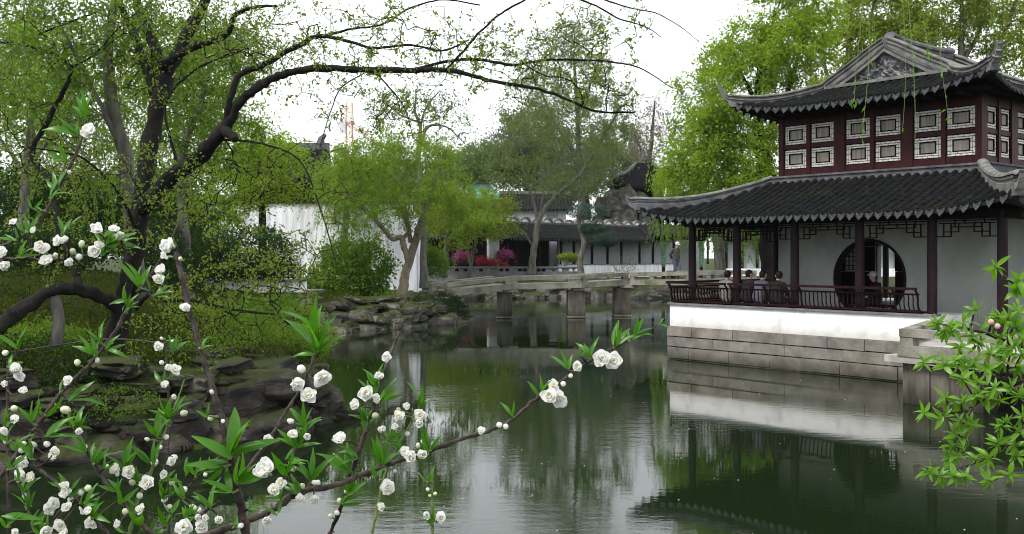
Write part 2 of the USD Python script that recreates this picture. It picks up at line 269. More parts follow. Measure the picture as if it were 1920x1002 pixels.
# --- stone base of separate blocks, white plinth above
rs = np.random.default_rng(3)
base = group_prim('stone_base', pav)
MB().box((.1, .1, -.9), (9.9, 9.3, .94)).build('mortar', 'mortar', base)
courses = [(-.55, .02), (.03, .36), (.375, .66), (.675, .955)]
for ci, (z0, z1) in enumerate(courses):
    t = 0.0; first = True
    while t < 9.99:
        w = rs.uniform(.95, 1.75) * (.55 if first and ci % 2 else 1); first = False
        e = min(t + w, 10.0)
        if 10.0 - e < .4: e = 10.0
        o = -.12 + rs.uniform(-.012, .012)
        b = trimesh.creation.box((e - t - .014, .32, z1 - z0 - .012)); v = np.array(b.vertices)
        v += rs.uniform(-.008, .008, v.shape); v += [(t + e) / 2, o + .16, (z0 + z1) / 2]
        MB().add(v, b.faces).build('stone_block', 'stone_block' if rs.random() < .6 else 'stone_block_grey', base)
        t = e
    t = .22
    while t < 9.2:                                   # left end
        e = min(t + rs.uniform(1, 1.7), 9.3)
        MB().box((-.12, t + .008, z0 + .006), (.2, e - .006, z1 - .006)).build('stone_block', 'stone_block', base); t = e
MB().box((.0, .0, .956), (8.0, 9.3, 1.585)).build('plinth', 'plinth_white', pav)
MB().box((-.05, -.05, 1.587), (8.05, .42, 1.64)).build('plinth_cap', 'balustrade_stone', pav)
MB().box((-.05, .422, 1.587), (.40, 9.3, 1.64)).build('plinth_cap', 'balustrade_stone', pav)
MB().box((8.0, -.04, .956), (11.2, 9.3, FLOOR)).build('floor', 'pale_stone', pav)
# --- columns
COLT = [.64, 2.24, 4.12, 6.02, 7.91, 9.55]
def column(t, r, z0, z1, rad, mname='column_wood'):
    b = MB(); g = np.linspace(0, 1, 5)
    b.tube([(t, r, z0 + (z1 - z0) * k) for k in g], [rad, rad, rad * .99, rad * .97, rad * .95], 14)
    b.build('column', mname, pav, smooth=40)
for i, t in enumerate(COLT): column(t, .25, FLOOR if t > 8 else 1.64, 4.05, .115)
for r in (2.35, 4.3, 6.2, 8.1): column(.64, r, 1.64, 4.05, .10)
for t in COLT[1:]: column(t, 8.1, 1.64, 4.05, .10)
column(9.55, 4.3, FLOOR, 4.05, .11); 
b = MB()
b.box((.4, .16, 3.86), (10.0, .34, 4.06)); b.box((.55, .36, 3.86), (.73, 8.3, 4.06)); b.box((9.46, .36, 3.86), (9.64, 8.3, 4.06)); b.box((.75, 8.01, 3.86), (9.45, 8.19, 4.06))
b.build('eave_beam', 'dark_wood', pav)
MB().box((.9, .5, 4.08), (9.4, 8.0, 4.2)).build('ceiling', 'dark_wood', pav)
# --- ground-floor wall with the moon gate
GC, GZ, GR = 5.18, 2.40, 1.07
wall = sbox(T0, FLOOR, 11.15, 4.07).difference(Point(GC, GZ).buffer(GR + .0, 48)).difference(sbox(GC - .55, FLOOR - .1, GC + .55, FLOOR + .2))
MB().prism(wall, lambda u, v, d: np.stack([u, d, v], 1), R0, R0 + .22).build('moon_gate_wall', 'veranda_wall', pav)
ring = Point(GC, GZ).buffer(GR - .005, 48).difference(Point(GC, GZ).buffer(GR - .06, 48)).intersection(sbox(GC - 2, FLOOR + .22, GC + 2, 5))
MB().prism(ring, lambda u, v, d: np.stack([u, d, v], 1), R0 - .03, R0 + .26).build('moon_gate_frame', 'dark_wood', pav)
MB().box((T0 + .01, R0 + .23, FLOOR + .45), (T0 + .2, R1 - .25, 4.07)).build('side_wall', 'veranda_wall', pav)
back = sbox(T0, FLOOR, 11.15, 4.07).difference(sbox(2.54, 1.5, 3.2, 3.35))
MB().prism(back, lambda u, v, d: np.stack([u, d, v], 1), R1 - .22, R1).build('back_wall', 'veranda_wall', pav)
MB().box((.42, .44, .958), (7.98, 9.2, FLOOR + .004)).build('room_floor', 'stone_block_grey', pav)
def lattice_panel(b, t0, t1, z0, z1, r, st=.16, w=.022):
    for z in np.arange(z0, z1 + .001, st): b.box((t0, r - .012, z - w / 2), (t1, r + .012, z + w / 2))
    for t in np.arange(t0, t1 + .001, st): b.box((t - w / 2, r - .015, z0), (t + w / 2, r + .015, z1))
for (a, c, r) in ((2.62, 4.0, 4.4), (4.66, 5.75, 4.4)):
    b = MB(); b.box((a, r - .03, FLOOR), (c, r + .03, 2.55)); b.box((a, r - .03, 3.3), (c, r + .03, 4.07)); b.box((a, r - .04, 2.56), (a + .4, r + .04, 3.29)); b.box((c - .4, r - .04, 2.56), (c, r + .04, 3.29))
    b.build('screen_board', 'dark_wood', pav); b = MB(); lattice_panel(b, a + .42, c - .42, 2.6, 3.26, r, .13); b.build('screen_lattice', 'dark_wood', pav)
# --- fretwork hanging under the eave between the columns
def fret(t0, t1, put, name):
    b = MB(); w = .026; Lw = t1 - t0; top, z1, z2 = 3.855, 3.68, 3.46
    def h(a, c, z): put(b, a, c, z - w / 2, z + w / 2, .020)
    def v(t, za, zb): put(b, t - w / 2, t + w / 2, za, zb, .016)
    h(t0, t1, top - w); h(t0 + .32, t1 - .32, z1); h(t0, t0 + .34, z2); h(t1 - .34, t1, z2)
    h(t0 + .16, t0 + .52, (z1 + z2) / 2); h(t1 - .52, t1 - .16, (z1 + z2) / 2); h(t0 + .05, t1 - .05, (top + z1) / 2)
    for k, d in enumerate((.34, .52)): v(t0 + d, z2 if k == 0 else (z1 + z2) / 2, z1 + .1); v(t1 - d, z2 if k == 0 else (z1 + z2) / 2, z1 + .1)
    v(t0 + .16, z2, z1 + .1); v(t1 - .16, z2, z1 + .1)
    for i, t in enumerate(np.arange(t0 + .2, t1 - .1, .23)): v(t, z1 if i % 2 else (top + z1) / 2, top if i % 3 else (top + z1) / 2 + .02)
    b.build(name, 'dark_wood', pav)
for i in range(5):
    fret(COLT[i] + .12, COLT[i + 1] - .12, lambda b, a, c, z0, z1, d: b.box((a, .25 - d, z0), (c, .25 + d, z1)), 'hanging_fretwork')
rr = [.25, 2.35, 4.3, 6.2, 8.1]
for i in range(4):
    fret(rr[i] + .12, rr[i + 1] - .12, lambda b, a, c, z0, z1, d: b.box((.64 - d, a, z0), (.64 + d, c, z1)), 'hanging_fretwork')
for i in range(0, 5):
    fret(COLT[i] + .12, COLT[i + 1] - .12, lambda b, a, c, z0, z1, d: b.box((a, 8.1 - d, z0), (c, 8.1 + d, z1)), 'hanging_fretwork')
# --- leaning bench rail on the plinth
def rail_run(p0, p1, out, n_sl):
    p0, p1, out = np.array(p0, float), np.array(p1, float), np.array(out, float)
    def at(s, z): k = (z - 1.66) / .58; return p0 + (p1 - p0) * s + out * (.02 + .26 * k ** 1.3 + .05 * math.sin(k * 6.3)) + [0, 0, z]
    g = group_prim('bench_rail', pav); up = (0, 0, 1)
    ext = .045 / np.linalg.norm(p1 - p0)
    for z, w in ((1.70, .055), (2.10, .04), (2.235, .06)):
        MB().beam(at(-ext, z), at(1 + ext, z), .06, w).build('rail_bar', 'rail_wood', g)
    for i in range(n_sl + 1):
        s = i / n_sl; post = i in (0, n_sl) or i % 9 == 0
        b = MB(); zs = np.linspace(1.66, 2.24 if post else 2.1, 6)
        b.tube([at(s, z) for z in zs], .028 if post else .0165, 5)
        b.build('rail_post' if post else 'baluster', 'rail_wood', g)
    b = MB(); b.beam(p0 + [0, 0, 1.665] - out * .18, p1 + [0, 0, 1.665] - out * .18, .4, .045); b.build('seat_board', 'rail_wood', g)
rail_run((.10, .06, 0), (2.15, .06, 0), (0, -1, 0), 18)
rail_run((2.33, .06, 0), (6.0, .06, 0), (0, -1, 0), 30)
rail_run((6.1, .06, 0), (7.72, .06, 0), (0, -1, 0), 14)
rail_run((.05, .16, 0), (.05, 4.2, 0), (-1, 0, 0), 30)
rail_run((.05, 4.35, 0), (.05, 8.6, 0), (-1, 0, 0), 30)

# --- tiled roofs -------------------------------------------------------------
def sweep(b, path, prof, up=(0, 0, 1)):
    """sweep a (width, height) profile along a path, kept upright; prof is one profile or one per point"""
    p = np.asarray(path, float); t = unit(np.gradient(p, axis=0)); side = unit(np.cross(t, up)); 
    V = []
    for i in range(len(p)):
        pr = np.asarray(prof[i] if isinstance(prof, list) else prof)
        u = unit(np.cross(side[i], t[i]))
        V.append(p[i] + pr[:, :1] * side[i] + pr[:, 1:] * u)
    V = np.array(V); n = V.shape[1]
    b.grid(np.concatenate([V, V[:, :1]], 1)[:, ::-1])
    for k, rev in ((0, 1), (-1, 0)):
        c = V[k].mean(0); ring = V[k][::-1] if rev else V[k]
        b.add(np.vstack([ring, c]), [[i, (i + 1) % n, n] for i in range(n)])
    return b
class RoofSide:
    """one slope: eave from a to b (plan points), inward normal nin, the roof's height over inward distance zf(d); hips at both ends"""
    def __init__(s, a, b, nin, zf, dtop, lift, flare, Lc, hip0=1.0, hip1=1.0):
        s.a, s.b, s.n, s.zf, s.dtop, s.lift, s.flare, s.Lc = np.array(a, float), np.array(b, float), np.array(nin, float), zf, dtop, lift, flare, Lc
        s.L = np.linalg.norm(s.b - s.a); s.u = (s.b - s.a) / s.L; s.h0, s.h1 = hip0, hip1       # hip slopes: inward distance per metre along the eave
    def dmax(s, x):
        return np.minimum(s.dtop, np.minimum(x * s.h0, (s.L - x) * s.h1))
    def pt(s, x, d, dz=0.0):
        x, d = np.broadcast_arrays(np.asarray(x, float), np.asarray(d, float))
        e = np.minimum(x, s.L - x); k = np.clip(1 - e / s.Lc, 0, 1); w = np.clip(1 - d / (s.dtop * .95), 0, 1) ** 1.4
        sgn = np.where(x < s.L / 2, -1, 1)
        pl = s.a + s.u * (x + sgn * s.flare * k ** 2 * w)[..., None] + s.n * (d - s.flare * k ** 2 * w * .8)[..., None]
        return np.concatenate([pl, (s.zf(d) + s.lift * k ** 2.3 * w + dz)[..., None]], -1)
    def build(s, parent, pitch, drips=True, rows='tile_row', tile=.125):
        # the boarding under the tiles: a thin closed skin
        xs = np.linspace(0, s.L, int(s.L / .3) + 2); m = np.linspace(0, 1, 9)
        X = np.repeat(xs[:, None], 9, 1); D = s.dmax(xs)[:, None] * m[None]
        top, bot = s.pt(X, D, -.03), s.pt(X, D, -.11)
        b = MB().grid(top[:, ::-1]); b.grid(bot); b.grid(np.stack([top[:, 0], bot[:, 0]], 1)); b.build('roof_deck', 'roof_base', parent)
        n = int(round(s.L / pitch)); pitch = s.L / n
        rg = np.random.default_rng(int(s.L * 100))
        for i in range(n):
            x = (i + .5) * pitch; dm = float(s.dmax(np.array(x)))
            if dm > .12:
                nt = max(1, int(dm / tile)); b = MB(); ang = np.linspace(-1, 1, 5)
                for kind, cx, hw, h0, sg in (('cover', x, pitch * .27, .055, 1), ('pan', x - pitch / 2, pitch * .26, .012, -1)):
                    if cx < .02: continue
                    dmm = float(s.dmax(np.array(cx)))
                    for q in range(int(dmm / tile)):
                        d0, d1 = q * tile - .0, (q + 1.35) * tile
                        d1 = min(d1, dmm); jit = rg.normal(0, .006); jz = rg.normal(0, .004)
                        wv = cx + hw * ang + jit
                        hz = h0 * np.sqrt(np.clip(1 - ang ** 2 * .98, 0, 1)) * sg
                        z0 = hz + (.034 if sg > 0 else .03) + jz; z1 = hz + (.006 if sg > 0 else .0) + jz
                        p0 = s.pt(wv, np.full(5, max(d0, -.03)), z0); p1 = s.pt(wv, np.full(5, d1), z1); pf = s.pt(wv, np.full(5, max(d0, -.03)), np.minimum(z0 - .03, 0) if sg > 0 else z0 - .03)
                        b.grid(np.stack([pf, p0, p1], 1))
                b.build(rows, 'roof_tile', parent)
            if drips:                                # a pointed drip tile hangs at the end of every pan course
                x = i * pitch + pitch * .0
                if x < .05: continue
                o = s.pt(np.array(x), np.array(-.05), 0.01); u3 = np.append(s.u, 0); n3 = np.append(-s.n, 0)
                sl = s.pt(np.array(x + .05), np.array(-.05), .01) - s.pt(np.array(x - .05), np.array(-.05), .01); u3 = unit(sl)
                w = pitch * .40; sh = [(-w, .01), (-w, -.03), (-w * .78, -.095), (-w * .35, -.145), (0, -.185), (w * .35, -.145), (w * .78, -.095), (w, -.03), (w, .01)]
                sh = sh + [(w * .5, -.018), (0, -.032), (-w * .5, -.018)]
                poly = Polygon(sh)
                tilt = rg.normal(.16, .03)
                MB().prism(poly, lambda a, c, d: o + a[:, None] * u3 + c[:, None] * np.array([0, 0, 1.0]) + (d + (-c) * tilt - 0.35 * a ** 2 / w)[:, None] * n3, 0, .022).build('drip_tile', 'drip_tile', parent)
def hip_path(side, end, n=18, reach=1.0, dtop=None):
    dt = dtop or side.dtop
    d = np.linspace(dt * reach, 0, n); x = d / (side.h0 if end == 0 else side.h1); x = x if end == 0 else side.L - x
    return side.pt(x, d)
def hip_ridge(parent, side, end, name, w, h_top, h_low, tip, tip_up, mname, capm, dtop=None):
    p = hip_path(side, end, 18, 1.0, dtop)
    out = unit(p[-1, :2] - p[-4, :2])
    k = np.linspace(0, 1, 8)[1:]
    tail = np.stack([p[-1, 0] + out[0] * tip * np.sin(k * 1.35), p[-1, 1] + out[1] * tip * np.sin(k * 1.35), p[-1, 2] + h_low * 0 + tip_up * k ** 1.8], 1)
    path = np.vstack([p, tail]); n = len(path); s = np.linspace(0, 1, n)
    hh = h_top + (h_low - h_top) * np.clip((s - .1) / .55, 0, 1); hh = np.where(np.arange(n) >= 18, h_low * (1 - (np.arange(n) - 17) / 7.6) + .03, hh)
    lowr = np.where(np.arange(n) >= 18, hh * .0 + .0, -.10)
    ww = np.where(np.arange(n) >= 18, w * (1 - .55 * (np.arange(n) - 17) / 7.0), w)
    prof = [np.array([(-a * .5, lo), (a * .5, lo), (a * .5, q * .55), (a * .36, q * .6), (a * .36, q * .8), (a * .5, q * .82), (a * .5, q), (-a * .5, q), (-a * .5, q * .82), (-a * .36, q * .8), (-a * .36, q * .6), (-a * .5, q * .55)]) for a, q, lo in zip(ww, hh, lowr)]
    b = sweep(MB(), path, prof); g = b.build(name, mname, parent)
    cap = path.copy(); cap[:, 2] += hh + .02
    ang = np.linspace(0, np.pi, 6)
    cprof = [np.array([(math.cos(a) * q * .62, math.sin(a) * q * .42) for a in ang]) for q in ww]
    sweep(MB(), cap, cprof).build('ridge_cap', capm, parent)
    return path, hh
# lower skirt roof
lo_z = lambda d: 4.06 + .36 * d + .022 * d * d
LA, LB, LR0, LR1 = -.15, 10.05, -.62, 9.0
LW = 2.55
h0 = LW / (T0 - .1 - LA); h1 = LW / (LB - T1 - .1)
lower = group_prim('lower_roof', pav)
sf = RoofSide((LA, LR0), (LB, LR0), (0, 1), lo_z, LW, .32, .36, 2.3, h0, h1); sf.build(lower, .248)
dep = LR1 - LR0
sl_ = RoofSide((LA, LR1), (LA, LR0), (1, 0), lo_z, T0 - .1 - LA, .32, .36, 2.3, 1 / h0, 1 / h0)
sr_ = RoofSide((LB, LR0), (LB, LR1), (-1, 0), lo_z, LB - T1 - .1, .32, .36, 2.3, 1 / h1, 1 / h1)
sl_.build(lower, .25); sr_.build(lower, .25)
sb_ = RoofSide((LB, LR1), (LA, LR1), (0, -1), lo_z, 1.75, .32, .36, 2.3, h1, h0); sb_.build(lower, .3, drips=False, rows='back_tile_row')
hip_ridge(lower, sf, 0, 'hip_ridge', .16, .14, .28, .32, .36, 'ridge_grey', 'ridge_pale')
hip_ridge(lower, sf, 1, 'hip_ridge', .22, .16, .34, .26, .34, 'ridge_pale', 'ridge_pale')
hip_ridge(lower, sl_, 0, 'hip_ridge', .16, .14, .28, .32, .36, 'ridge_grey', 'ridge_pale', dtop=2.2)
zt = lo_z(LW)
b = MB()
for (lo, hi) in (((T0 - .32, R0 - .26, zt - .12), (T1 + .32, R0 - .02, zt + .12)), ((T1 + .02, R0 - .02, zt - .12), (T1 + .32, R1, zt + .12)), ((T0 - .32, R0 - .02, zt - .12), (T0 - .02, R1, zt + .12))): b.box(lo, hi)
for (lo, hi) in (((T0 - .36, R0 - .30, zt + .121), (T1 + .36, R0 - .015, zt + .17)), ((T1 + .022, R0 - .013, zt + .121), (T1 + .36, R1, zt + .17)), ((T0 - .36, R0 - .013, zt + .121), (T0 - .022, R1, zt + .17))): b.box(lo, hi)
b.build('foot_ridge', 'ridge_grey', lower)

# --- upper storey: posts, rails and windows
uz0, uz1 = zt - .15, 7.1
WZ = [(5.50, 6.07), (6.19, 6.76)]
MB().box((T0 + .14, R0 + .14, uz0), (T1 - .14, R1 - .14, 7.25)).build('upper_wall', 'dark_wood', pav)
bay = (T1 - T0) / 3; faces = []
def wall_face(put, length, cells, posts, name_rail):
    for (a, c) in posts: b = MB(); put(b, a, c, uz0, uz1, 0, .13); b.build('window_post', 'red_wood', pav)
    for (za, zb) in ((uz0, WZ[0][0]), (WZ[0][1], WZ[1][0]), (WZ[1][1], uz1 - .002)):
        b = MB(); put(b, .005, length - .005, za, zb, .03, .128); b.build(name_rail, 'red_wood', pav)
    for (a, c) in cells:
        for (za, zb) in WZ:
            g = group_prim('window', pav); w, h = c - a, zb - za; u0, v0 = a, za
            b = MB(); bw = .016
            put(b, u0, u0 + w, v0, v0 + bw, .045, .125); put(b, u0, u0 + w, v0 + h - bw, v0 + h, .045, .125); put(b, u0, u0 + bw, v0 + bw, v0 + h - bw, .045, .125); put(b, u0 + w - bw, u0 + w, v0 + bw, v0 + h - bw, .045, .125)
            iw, ih = w * .235, h * .27                # outer ring, then inner ring of shell panes, then the curtain pane
            for (x0, x1, y0, y1, tt) in ((u0 + iw - .022, u0 + w - iw + .022, v0 + ih - .022, v0 + ih, .05), (u0 + iw - .022, u0 + w - iw + .022, v0 + h - ih, v0 + h - ih + .022, .05), (u0 + iw - .022, u0 + iw, v0 + ih, v0 + h - ih, .05), (u0 + w - iw, u0 + w - iw + .022, v0 + ih, v0 + h - ih, .05)):
                put(b, x0, x1, y0, y1, tt, .12)
            b.build('lattice', 'dark_wood', g)
            b = MB(); put(b, u0 + iw, u0 + w - iw, v0 + ih, v0 + h - ih, .085, .12); b.build('curtain_pane', 'curtain', g)
            gap = .009
            def panes(x0, x1, y0, y1, n, horiz, ph):
                cuts = [0.0] + [(k + ph) / n for k in range(n) if 0.02 < (k + ph) / n < .98] + [1.0]
                for q in range(len(cuts) - 1):
                    bb = MB(); s0, s1 = cuts[q], cuts[q + 1]
                    if horiz: put(bb, x0 + (x1 - x0) * s0 + gap, x0 + (x1 - x0) * s1 - gap, y0 + gap, y1 - gap, .066, .122)
                    else: put(bb, x0 + gap, x1 - gap, y0 + (y1 - y0) * s0 + gap, y0 + (y1 - y0) * s1 - gap, .066, .122)
                    bb.build('shell_pane', 'window_shell', g)
            m1, m2 = bw, iw * .52; n1 = ih * .5
            panes(u0 + bw, u0 + w - bw, v0 + h - n1, v0 + h - bw, 5, True, .0); panes(u0 + bw, u0 + w - bw, v0 + bw, v0 + n1, 5, True, .5)
            panes(u0 + bw, u0 + m2, v0 + n1, v0 + h - n1, 3, False, .5); panes(u0 + w - m2, u0 + w - bw, v0 + n1, v0 + h - n1, 3, False, .0)
            panes(u0 + m2, u0 + w - m2, v0 + h - ih + .022, v0 + h - n1, 3, True, .5); panes(u0 + m2, u0 + w - m2, v0 + n1, v0 + ih - .022, 3, True, .0)
            panes(u0 + m2, u0 + iw - .022, v0 + ih - .022, v0 + h - ih + .022, 2, False, .0); panes(u0 + w - iw + .022, u0 + w - m2, v0 + ih - .022, v0 + h - ih + .022, 2, False, .5)
def layout(L, n):
    cells, posts = [], []; bw = L / n; pw = .17; mid = .12
    for i in range(n):
        a, c = i * bw + pw, (i + 1) * bw - pw; m = (a + c) / 2
        cells += [(a, m - mid / 2), (m + mid / 2, c)]; posts += [(m - mid / 2 + .002, m + mid / 2 - .002)]
    posts += [(0, pw - .002)] + [(i * bw - pw + .002, i * bw + pw - .002) for i in range(1, n)] + [(L - pw + .002, L)]
    return cells, posts
cF, pF = layout(T1 - T0, 3)
wall_face(lambda b, a, c, z0, z1, d0, d1: b.box((T0 + a, R0 + d0, z0), (T0 + c, R0 + d1, z1)), T1 - T0, cF, pF, 'window_rail')
cR, pR = layout(R1 - R0 - .14, 3)
wall_face(lambda b, a, c, z0, z1, d0, d1: b.box((T1 - d0, R0 + .135 + a, z0), (T1 - d1, R0 + .135 + c, z1)), R1 - R0 - .14, cR, pR, 'window_rail')
MB().box((T0 + .001, R0 + .135, uz0), (T0 + .139, R1, uz1)).build('upper_side_wall', 'red_wood', pav)
b = MB(); b.box((T0 - .3, R0 - .6, 7.02), (T1 + .35, R1 + .5, 7.14)); b.build('soffit', 'dark_wood', pav)
for k in range(14): MB().box((T0 + .2 + k * .42, R0 - .8, 6.93), (T0 + .29 + k * .42, R0 - .01, 7.015)).build('rafter', 'dark_wood', pav)

# upper roof: hip and gable, the ridge running back from the water
up_z = lambda d: 7.12 + .30 * d + .05 * d * d
UA, UB, UR0, UR1 = 1.75, 8.78, 1.15, 8.25
UM = (UA + UB) / 2; GD = 1.8                        # inward distance of the gable
upper = group_prim('upper_roof', pav)
uf = RoofSide((UA, UR0), (UB, UR0), (0, 1), up_z, GD, .32, .28, 2.2); uf.build(upper, .252)
class Main(RoofSide):
    def dmax(s, x): return np.where((x < GD) | (x > s.L - GD), np.minimum(x, s.L - x), s.dtop)
ul = Main((UA, UR1), (UA, UR0), (1, 0), up_z, UM - UA, .32, .28, 2.2); ur = Main((UB, UR0), (UB, UR1), (-1, 0), up_z, UB - UM, .32, .28, 2.2)
for sd in (ul, ur):
    def ptw(x, d, dz=0.0, s=sd):
        dt = s.dtop; s.dtop = GD; r = RoofSide.pt(s, x, d, dz); s.dtop = dt; return r
    sd.pt = ptw
    sd.build(upper, .252)
ub = RoofSide((UB, UR1), (UA, UR1), (0, -1), up_z, GD, .32, .28, 2.2); ub.build(upper, .3, drips=False, rows='back_tile_row')
gr_ = UR0 + GD
zb = up_z(GD)
# carved gable
uu = np.linspace(UA + GD + .1, UB - GD - .1, 150); vv = np.linspace(0, 1, 40)
zt_ = np.array([up_z(min(t - UA, UB - t)) - .06 for t in uu])
Pn = np.zeros((150, 40, 3)); Pn[..., 0] = uu[:, None]; Pn[..., 2] = zb - .03 + (zt_ - zb + .03)[:, None] * vv[None]
q = Pn[..., [0, 2]] * 1.0
qq = np.stack([q[..., 0] * 5.2, q[..., 1] * 5.2, 0 * q[..., 0]], -1)
wx, wz = meshkit.fbm(qq * .8, 3, 2) - .5, meshkit.fbm(qq * .8 + 9, 3, 3) - .5
qq[..., 0] += wx * 3; qq[..., 1] += wz * 3
rel = 1 - np.abs(2 * meshkit.fbm(qq, 3, 9) - 1) * 2.6; rel = np.clip(rel, 0, 1)
Pn[..., 1] = gr_ - .02 - .16 * rel * np.minimum(1, vv[None] * 12) * np.minimum(1, (1 - vv[None]) * 12)
MB().grid(Pn[:, ::-1]).build('gable_carving', 'carving', upper, smooth=True)
tri = Polygon([(UA + GD - .1, zb - .12), (UB - GD + .1, zb - .12)] + [(t, up_z(min(t - UA, UB - t)) - .06) for t in np.linspace(UB - GD, UA + GD, 15)])
MB().prism(tri, lambda a, c, d: np.stack([a, d, c], 1), gr_ - .015, gr_ + .12).build('gable_wall', 'ridge_grey', upper)
MB().prism(tri, lambda a, c, d: np.stack([a, d, c], 1), UR1 - GD - .12, UR1 - GD).build('gable_wall', 'ridge_grey', upper)
sweep(MB(), np.stack([np.linspace(UA + GD - .1, UB - GD + .1, 12), np.full(12, gr_ - .16), np.full(12, zb + .0)], 1), np.array([(-.14, -.06), (.14, -.06), (.14, .02), (0, .05), (-.14, .02)])).build('gable_foot', 'ridge_pale', upper)
# verge ridges run from the apex down the gable and on along the hips to the upturned corners
def verge(side, end, name, front):
    d = np.linspace(side and UM - UA, GD, 12); s1 = 1 if end == 0 else -1
    rr_ = (gr_ - .1) if front else (UR1 - GD + .1)
    top = np.stack([(UA + d) if end == 0 else (UB - d), np.full(12, rr_), up_z(d) + .02], 1)
    top[:3, 2] -= np.array([.06, .03, .01])
    hp = hip_path(uf if front else ub, end if front else 1 - end, 14)
    hp[:3, 1] = hp[:3, 1] * .8 + .2 * rr_
    out = unit(hp[-1, :2] - hp[-4, :2]); k = np.linspace(0, 1, 9)[1:]
    tail = np.stack([hp[-1, 0] + out[0] * .34 * np.sin(k * 1.3), hp[-1, 1] + out[1] * .34 * np.sin(k * 1.3), hp[-1, 2] + .5 * k ** 1.7], 1)
    path = np.vstack([top, hp[1:], tail]); n = len(path); i = np.arange(n)
    hh = np.where(i < 12, .25, .25 + (.25 - .25) * np.clip((i - 12) / 6, 0, 1)); hh = np.where(i >= 25, .25 * (1 - (i - 24) / 9.5) + .02, hh)
    ww = np.where(i >= 25, .2 * (1 - .5 * (i - 24) / 9), .24); lo = np.where(i >= 25, 0, -.12)
    prof = [np.array([(-a * .5, l), (a * .5, l), (a * .5, q * .3), (a * .66, q * .34), (a * .66, q * .44), (a * .48, q * .48), (a * .48, q * .68), (a * .7, q * .74), (a * .7, q * .86), (a * .3, q), (-a * .3, q), (-a * .7, q * .86), (-a * .7, q * .74), (-a * .48, q * .68), (-a * .48, q * .48), (-a * .66, q * .44), (-a * .66, q * .34), (-a * .5, q * .3)]) for a, q, l in zip(ww, hh, lo)]
    sweep(MB(), path, prof).build(name, 'ridge_pale', upper)
    for m in (27, 29, 31):
        c = path[m]; 
        if front and end == 1: MB().tube([c - (path[m + 1] - c) * .12 + [0, 0, hh[m] * .5], c + (path[m + 1] - c) * .12 + [0, 0, hh[m] * .5]], hh[m] * .62, 10).build('tip_band', 'ridge_pale', upper)
    if front:                                        # bargeboard band on the gable face
        dd = np.linspace(UM - UA + .0, GD - .25, 14); tt = (UA + dd) if end == 0 else (UB - dd)
        pb = np.stack([tt, np.full(14, gr_ - .145 - (.004 if end else 0)), up_z(dd) - .12], 1)
        sweep(MB(), pb, np.array([(-.1, -.085), (.1, -.085), (.1, .1), (-.1, .1)])).build('bargeboard', 'ridge_pale', upper)
        pb2 = pb + [0, -.04, .055]
        for j in range(11):
            a, c = pb2[j], pb2[j + 1]
            for u_ in (.0, .34, .67): MB().box(a + (c - a) * u_ + [-.028, -.085, -.03], a + (c - a) * u_ + [.028, -.05, .03]).build('dentil', 'ridge_grey', upper)
for fr in (True, False):
    for en in (0, 1): verge(uf, en, 'verge_ridge', fr)
b = MB(); zr = up_z(UM - UA)
sweep(b, np.stack([np.full(16, UM), np.linspace(gr_ + .02, UR1 - GD - .02, 16), zr + .0 + .1 * np.linspace(-1, 1, 16) ** 4], 1), np.array([(-.12, -.12), (.12, -.12), (.12, .1), (.16, .12), (.16, .18), (.08, .26), (-.08, .26), (-.16, .18), (-.16, .12), (-.12, .1)])).build('main_ridge', 'ridge_grey', upper)

# ---------------------------------------------------------------- stone landing beside the pavilion
land = thing('stone_landing', 'low stone footbridge landing with slab rails at the right end of the pavilion', 'footbridge', (0, 0, 0))
P0 = np.array([7.93, 20.75]); bd = np.array([.56, -.828]); ld = np.array([.52, .854])
def q3(p, z): return np.array([p[0], p[1], z])
L1, L2 = 4.2, 3.9
deck = Polygon([P0, P0 + bd * L1, P0 + bd * L1 + np.array([4.2, 3.0]), P0 + ld * L2 + np.array([4.5, -3.0]), P0 + ld * L2 + np.array([.3, -.1]), P0 + ld * L2])
slabs = []
for i in range(5):
    a = P0 + bd * (L1 * i / 5); c = P0 + bd * (L1 * (i + 1) / 5)
    strip = Polygon([a + ld * -.1, c + ld * -.1, c + ld * 6, a + ld * 6]).intersection(deck).buffer(-.008)
    MB().prism(strip, lambda u, v, d: np.stack([u, v, d], 1), .99 + i * .001, 1.16 + (i % 2) * .004).build('deck_slab', 'pale_stone', land)
MB().prism(deck.buffer(-.25), lambda u, v, d: np.stack([u, v, d], 1), .80, .985).build('deck_bed', 'stone_block_grey', land)
def slab_rail(parent, a, c, z0, z1, zdeck, th=.22, posts=2, m='bridge_stone'):
    a, c = np.array(a), np.array(c); d = unit(c - a)
    MB().beam(q3(a, (z0[0] + z1[0]) / 2), q3(c, (z0[1] + z1[1]) / 2), th, z1[0] - z0[0]).build('rail_slab', m, parent)
    for k in np.linspace(0.0, 1, posts):
        p = a + (c - a) * k; p = p + d * (.16 if k == 0 else (-.16 if k == 1 else 0)); zz = zdeck[0] + (zdeck[1] - zdeck[0]) * k; zt2 = z0[0] + (z0[1] - z0[0]) * k
        MB().beam(q3(p - d * .15, (zz + zt2) / 2), q3(p + d * .15, (zz + zt2) / 2), th - .03, zt2 - zz - .004).build('rail_post', m, parent)
nin = np.array([.828, .56])
slab_rail(land, P0 + nin * .11, P0 + nin * .11 + bd * L1, (1.36, 1.36), (1.52, 1.52), (1.16, 1.16), .24, 3)
slab_rail(land, P0 + ld * .26 + np.array([.1, 0]), P0 + ld * (L2 - .12) + np.array([.1, 0]), (1.34, 1.34), (1.50, 1.50), (1.16, 1.16), .24, 3)
MB().beam(q3(P0 - nin * .02 + bd * 0.0, 1.075), q3(P0 - nin * .02 + bd * L1, 1.075), .1, .22).build('deck_edge', 'bridge_stone', land)
